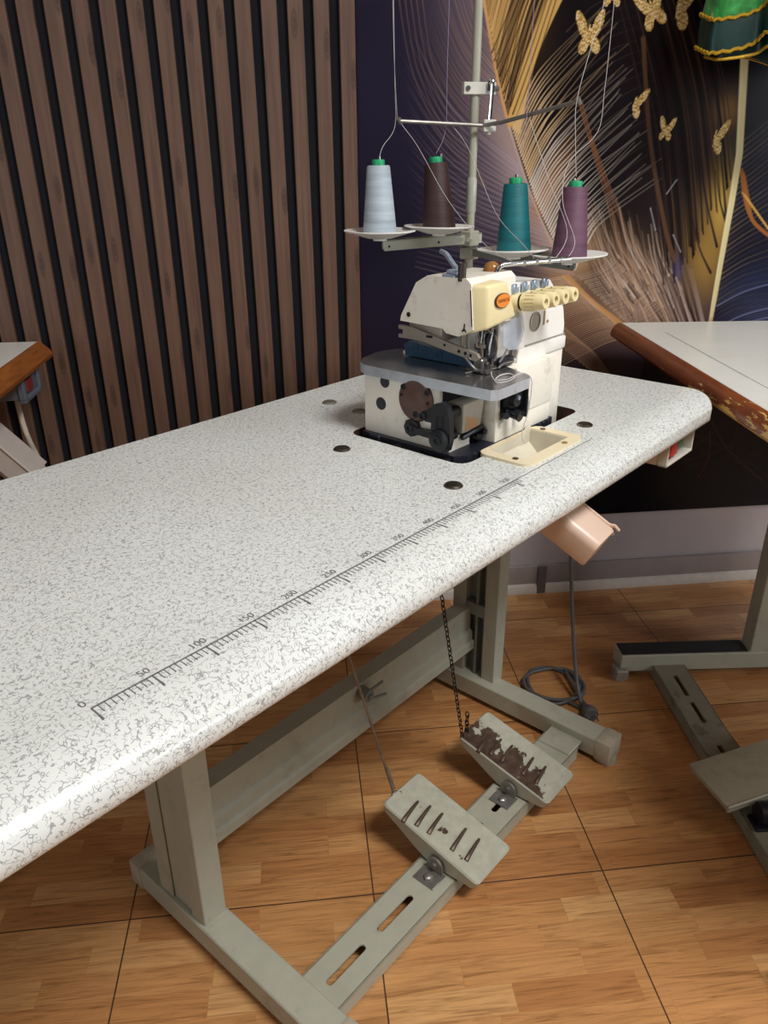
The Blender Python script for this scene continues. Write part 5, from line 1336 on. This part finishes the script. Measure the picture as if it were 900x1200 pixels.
b = B(); b.mesh(*skin([0.1965, 0.198, 0.1965], [z0 + .004, z0 + .03, z0 + .060])); dr.part(b, 'hem_band', M_band, None, 'dark green satin hem band', 60)
for zz, rr in ((z0 + .058, .1975), (z0 + .004, .1985)):
    b = B(); pts = []
    for k in range(241):
        a = 2 * PI * k / 240; p = ringpt(a, rr + .001, zz + hem(a) + .0016 * math.sin(a * 70)); pts.append(p)
    b.tube(pts, 0.0032, 6); dr.part(b, 'gold_braid', M_gold_braid, None)
b = B(); b.mesh(*skin([0.175, 0.178, 0.174], [z0 - .014, z0 + .01, z0 + .04], hemw=.6)); b.tube([(*ringpt(2 * PI * k / 120, .179, z0 - .012 + .6 * hem(2 * PI * k / 120))[:2], z0 - .012 + .6 * hem(2 * PI * k / 120)) for k in range(121)], .003, 6, mi=1)
dr.part(b, 'underskirt', [M_band, M_gold_braid], None)
b = B(); zt_ = z0 + 0.92; b.tube([(1.03, 1.185, zt_ - .03), (1.165, 1.185, zt_ + .03), (1.30, 1.185, zt_ - .03)], .006, 8, smooth=5); b.tube([(1.165, 1.185, zt_ + .03), (1.165, 1.185, zt_ + .08), (1.165, 1.21, zt_ + .11), (1.165, 1.30, zt_ + .12), (1.165, 1.389, zt_ + .12)], .003, 8, smooth=4)
for xx in (1.09, 1.24): b.tube([(xx, 1.185, z0 + .89), (xx, 1.185, zt_ + .01)], .006, 6)
dr.part(b, 'hanger', M_steel)

# ------------------------------------------------------------------ light and camera
def area(name, loc, target, sx, sy, power, col=(1, 1, 1)):
    l = bpy.data.lights.new(name, 'AREA'); l.shape = 'RECTANGLE'; l.size = sx; l.size_y = sy; l.energy = power; l.color = col
    o = bpy.data.objects.new(name, l); COL.objects.link(o); o.location = loc
    o.rotation_euler = (Vector(target) - Vector(loc)).to_track_quat('-Z', 'Y').to_euler()
    return o
area('ceiling_panel_light', (1.25, -0.65, 2.72), (1.25, -0.65, 0), 0.9, 0.5, 51, (1.0, 0.983, 0.958))
area('far_overhead_fill_light', (-0.9, -0.5, 2.72), (-0.9, -0.5, 0), 1.0, 0.6, 2, (1.0, 0.98, 0.96))  # added overhead fill, makes up for the weak world and window light
area('window_daylight', (-2.2, -1.9, 1.35), (0.4, 0.4, 0.95), 1.0, 1.1, 11, (0.94, 0.97, 1.0))
area('right_window_daylight', (3.4, -1.0, 1.5), (0.6, 0.2, 0.95), 1.0, 1.1, 23, (0.92, 0.96, 1.0))
w = bpy.data.worlds.new('world'); SC.world = w; w.use_nodes = True
w.node_tree.nodes['Background'].inputs['Color'].default_value = (0.72, 0.74, 0.78, 1); w.node_tree.nodes['Background'].inputs['Strength'].default_value = 0.045

cam = bpy.data.cameras.new('camera'); co = bpy.data.objects.new('camera', cam); COL.objects.link(co); SC.camera = co
cam.sensor_fit = 'VERTICAL'; cam.sensor_height = 36; cam.sensor_width = 27; cam.lens = 36 * 903.463 / 1200
cam.clip_start = 0.02
co.location = (0.158, -0.459, 1.127)
yaw, pit, rol = 0.85432 - 0.743041, 0.429028, -0.0069344
f = Vector((math.sin(yaw) * math.cos(pit), math.cos(yaw) * math.cos(pit), -math.sin(pit)))
r = Vector((math.cos(yaw), -math.sin(yaw), 0)); u = r.cross(f)
r2 = r * math.cos(rol) + u * math.sin(rol); u2 = -r * math.sin(rol) + u * math.cos(rol)
co.rotation_euler = Matrix((r2, u2, -f)).transposed().to_euler()

SC.view_settings.view_transform = 'Standard'; SC.view_settings.look = 'None'
SC.view_settings.gamma = 1; SC.view_settings.use_curve_mapping = False; SC.view_settings.exposure = 0.44
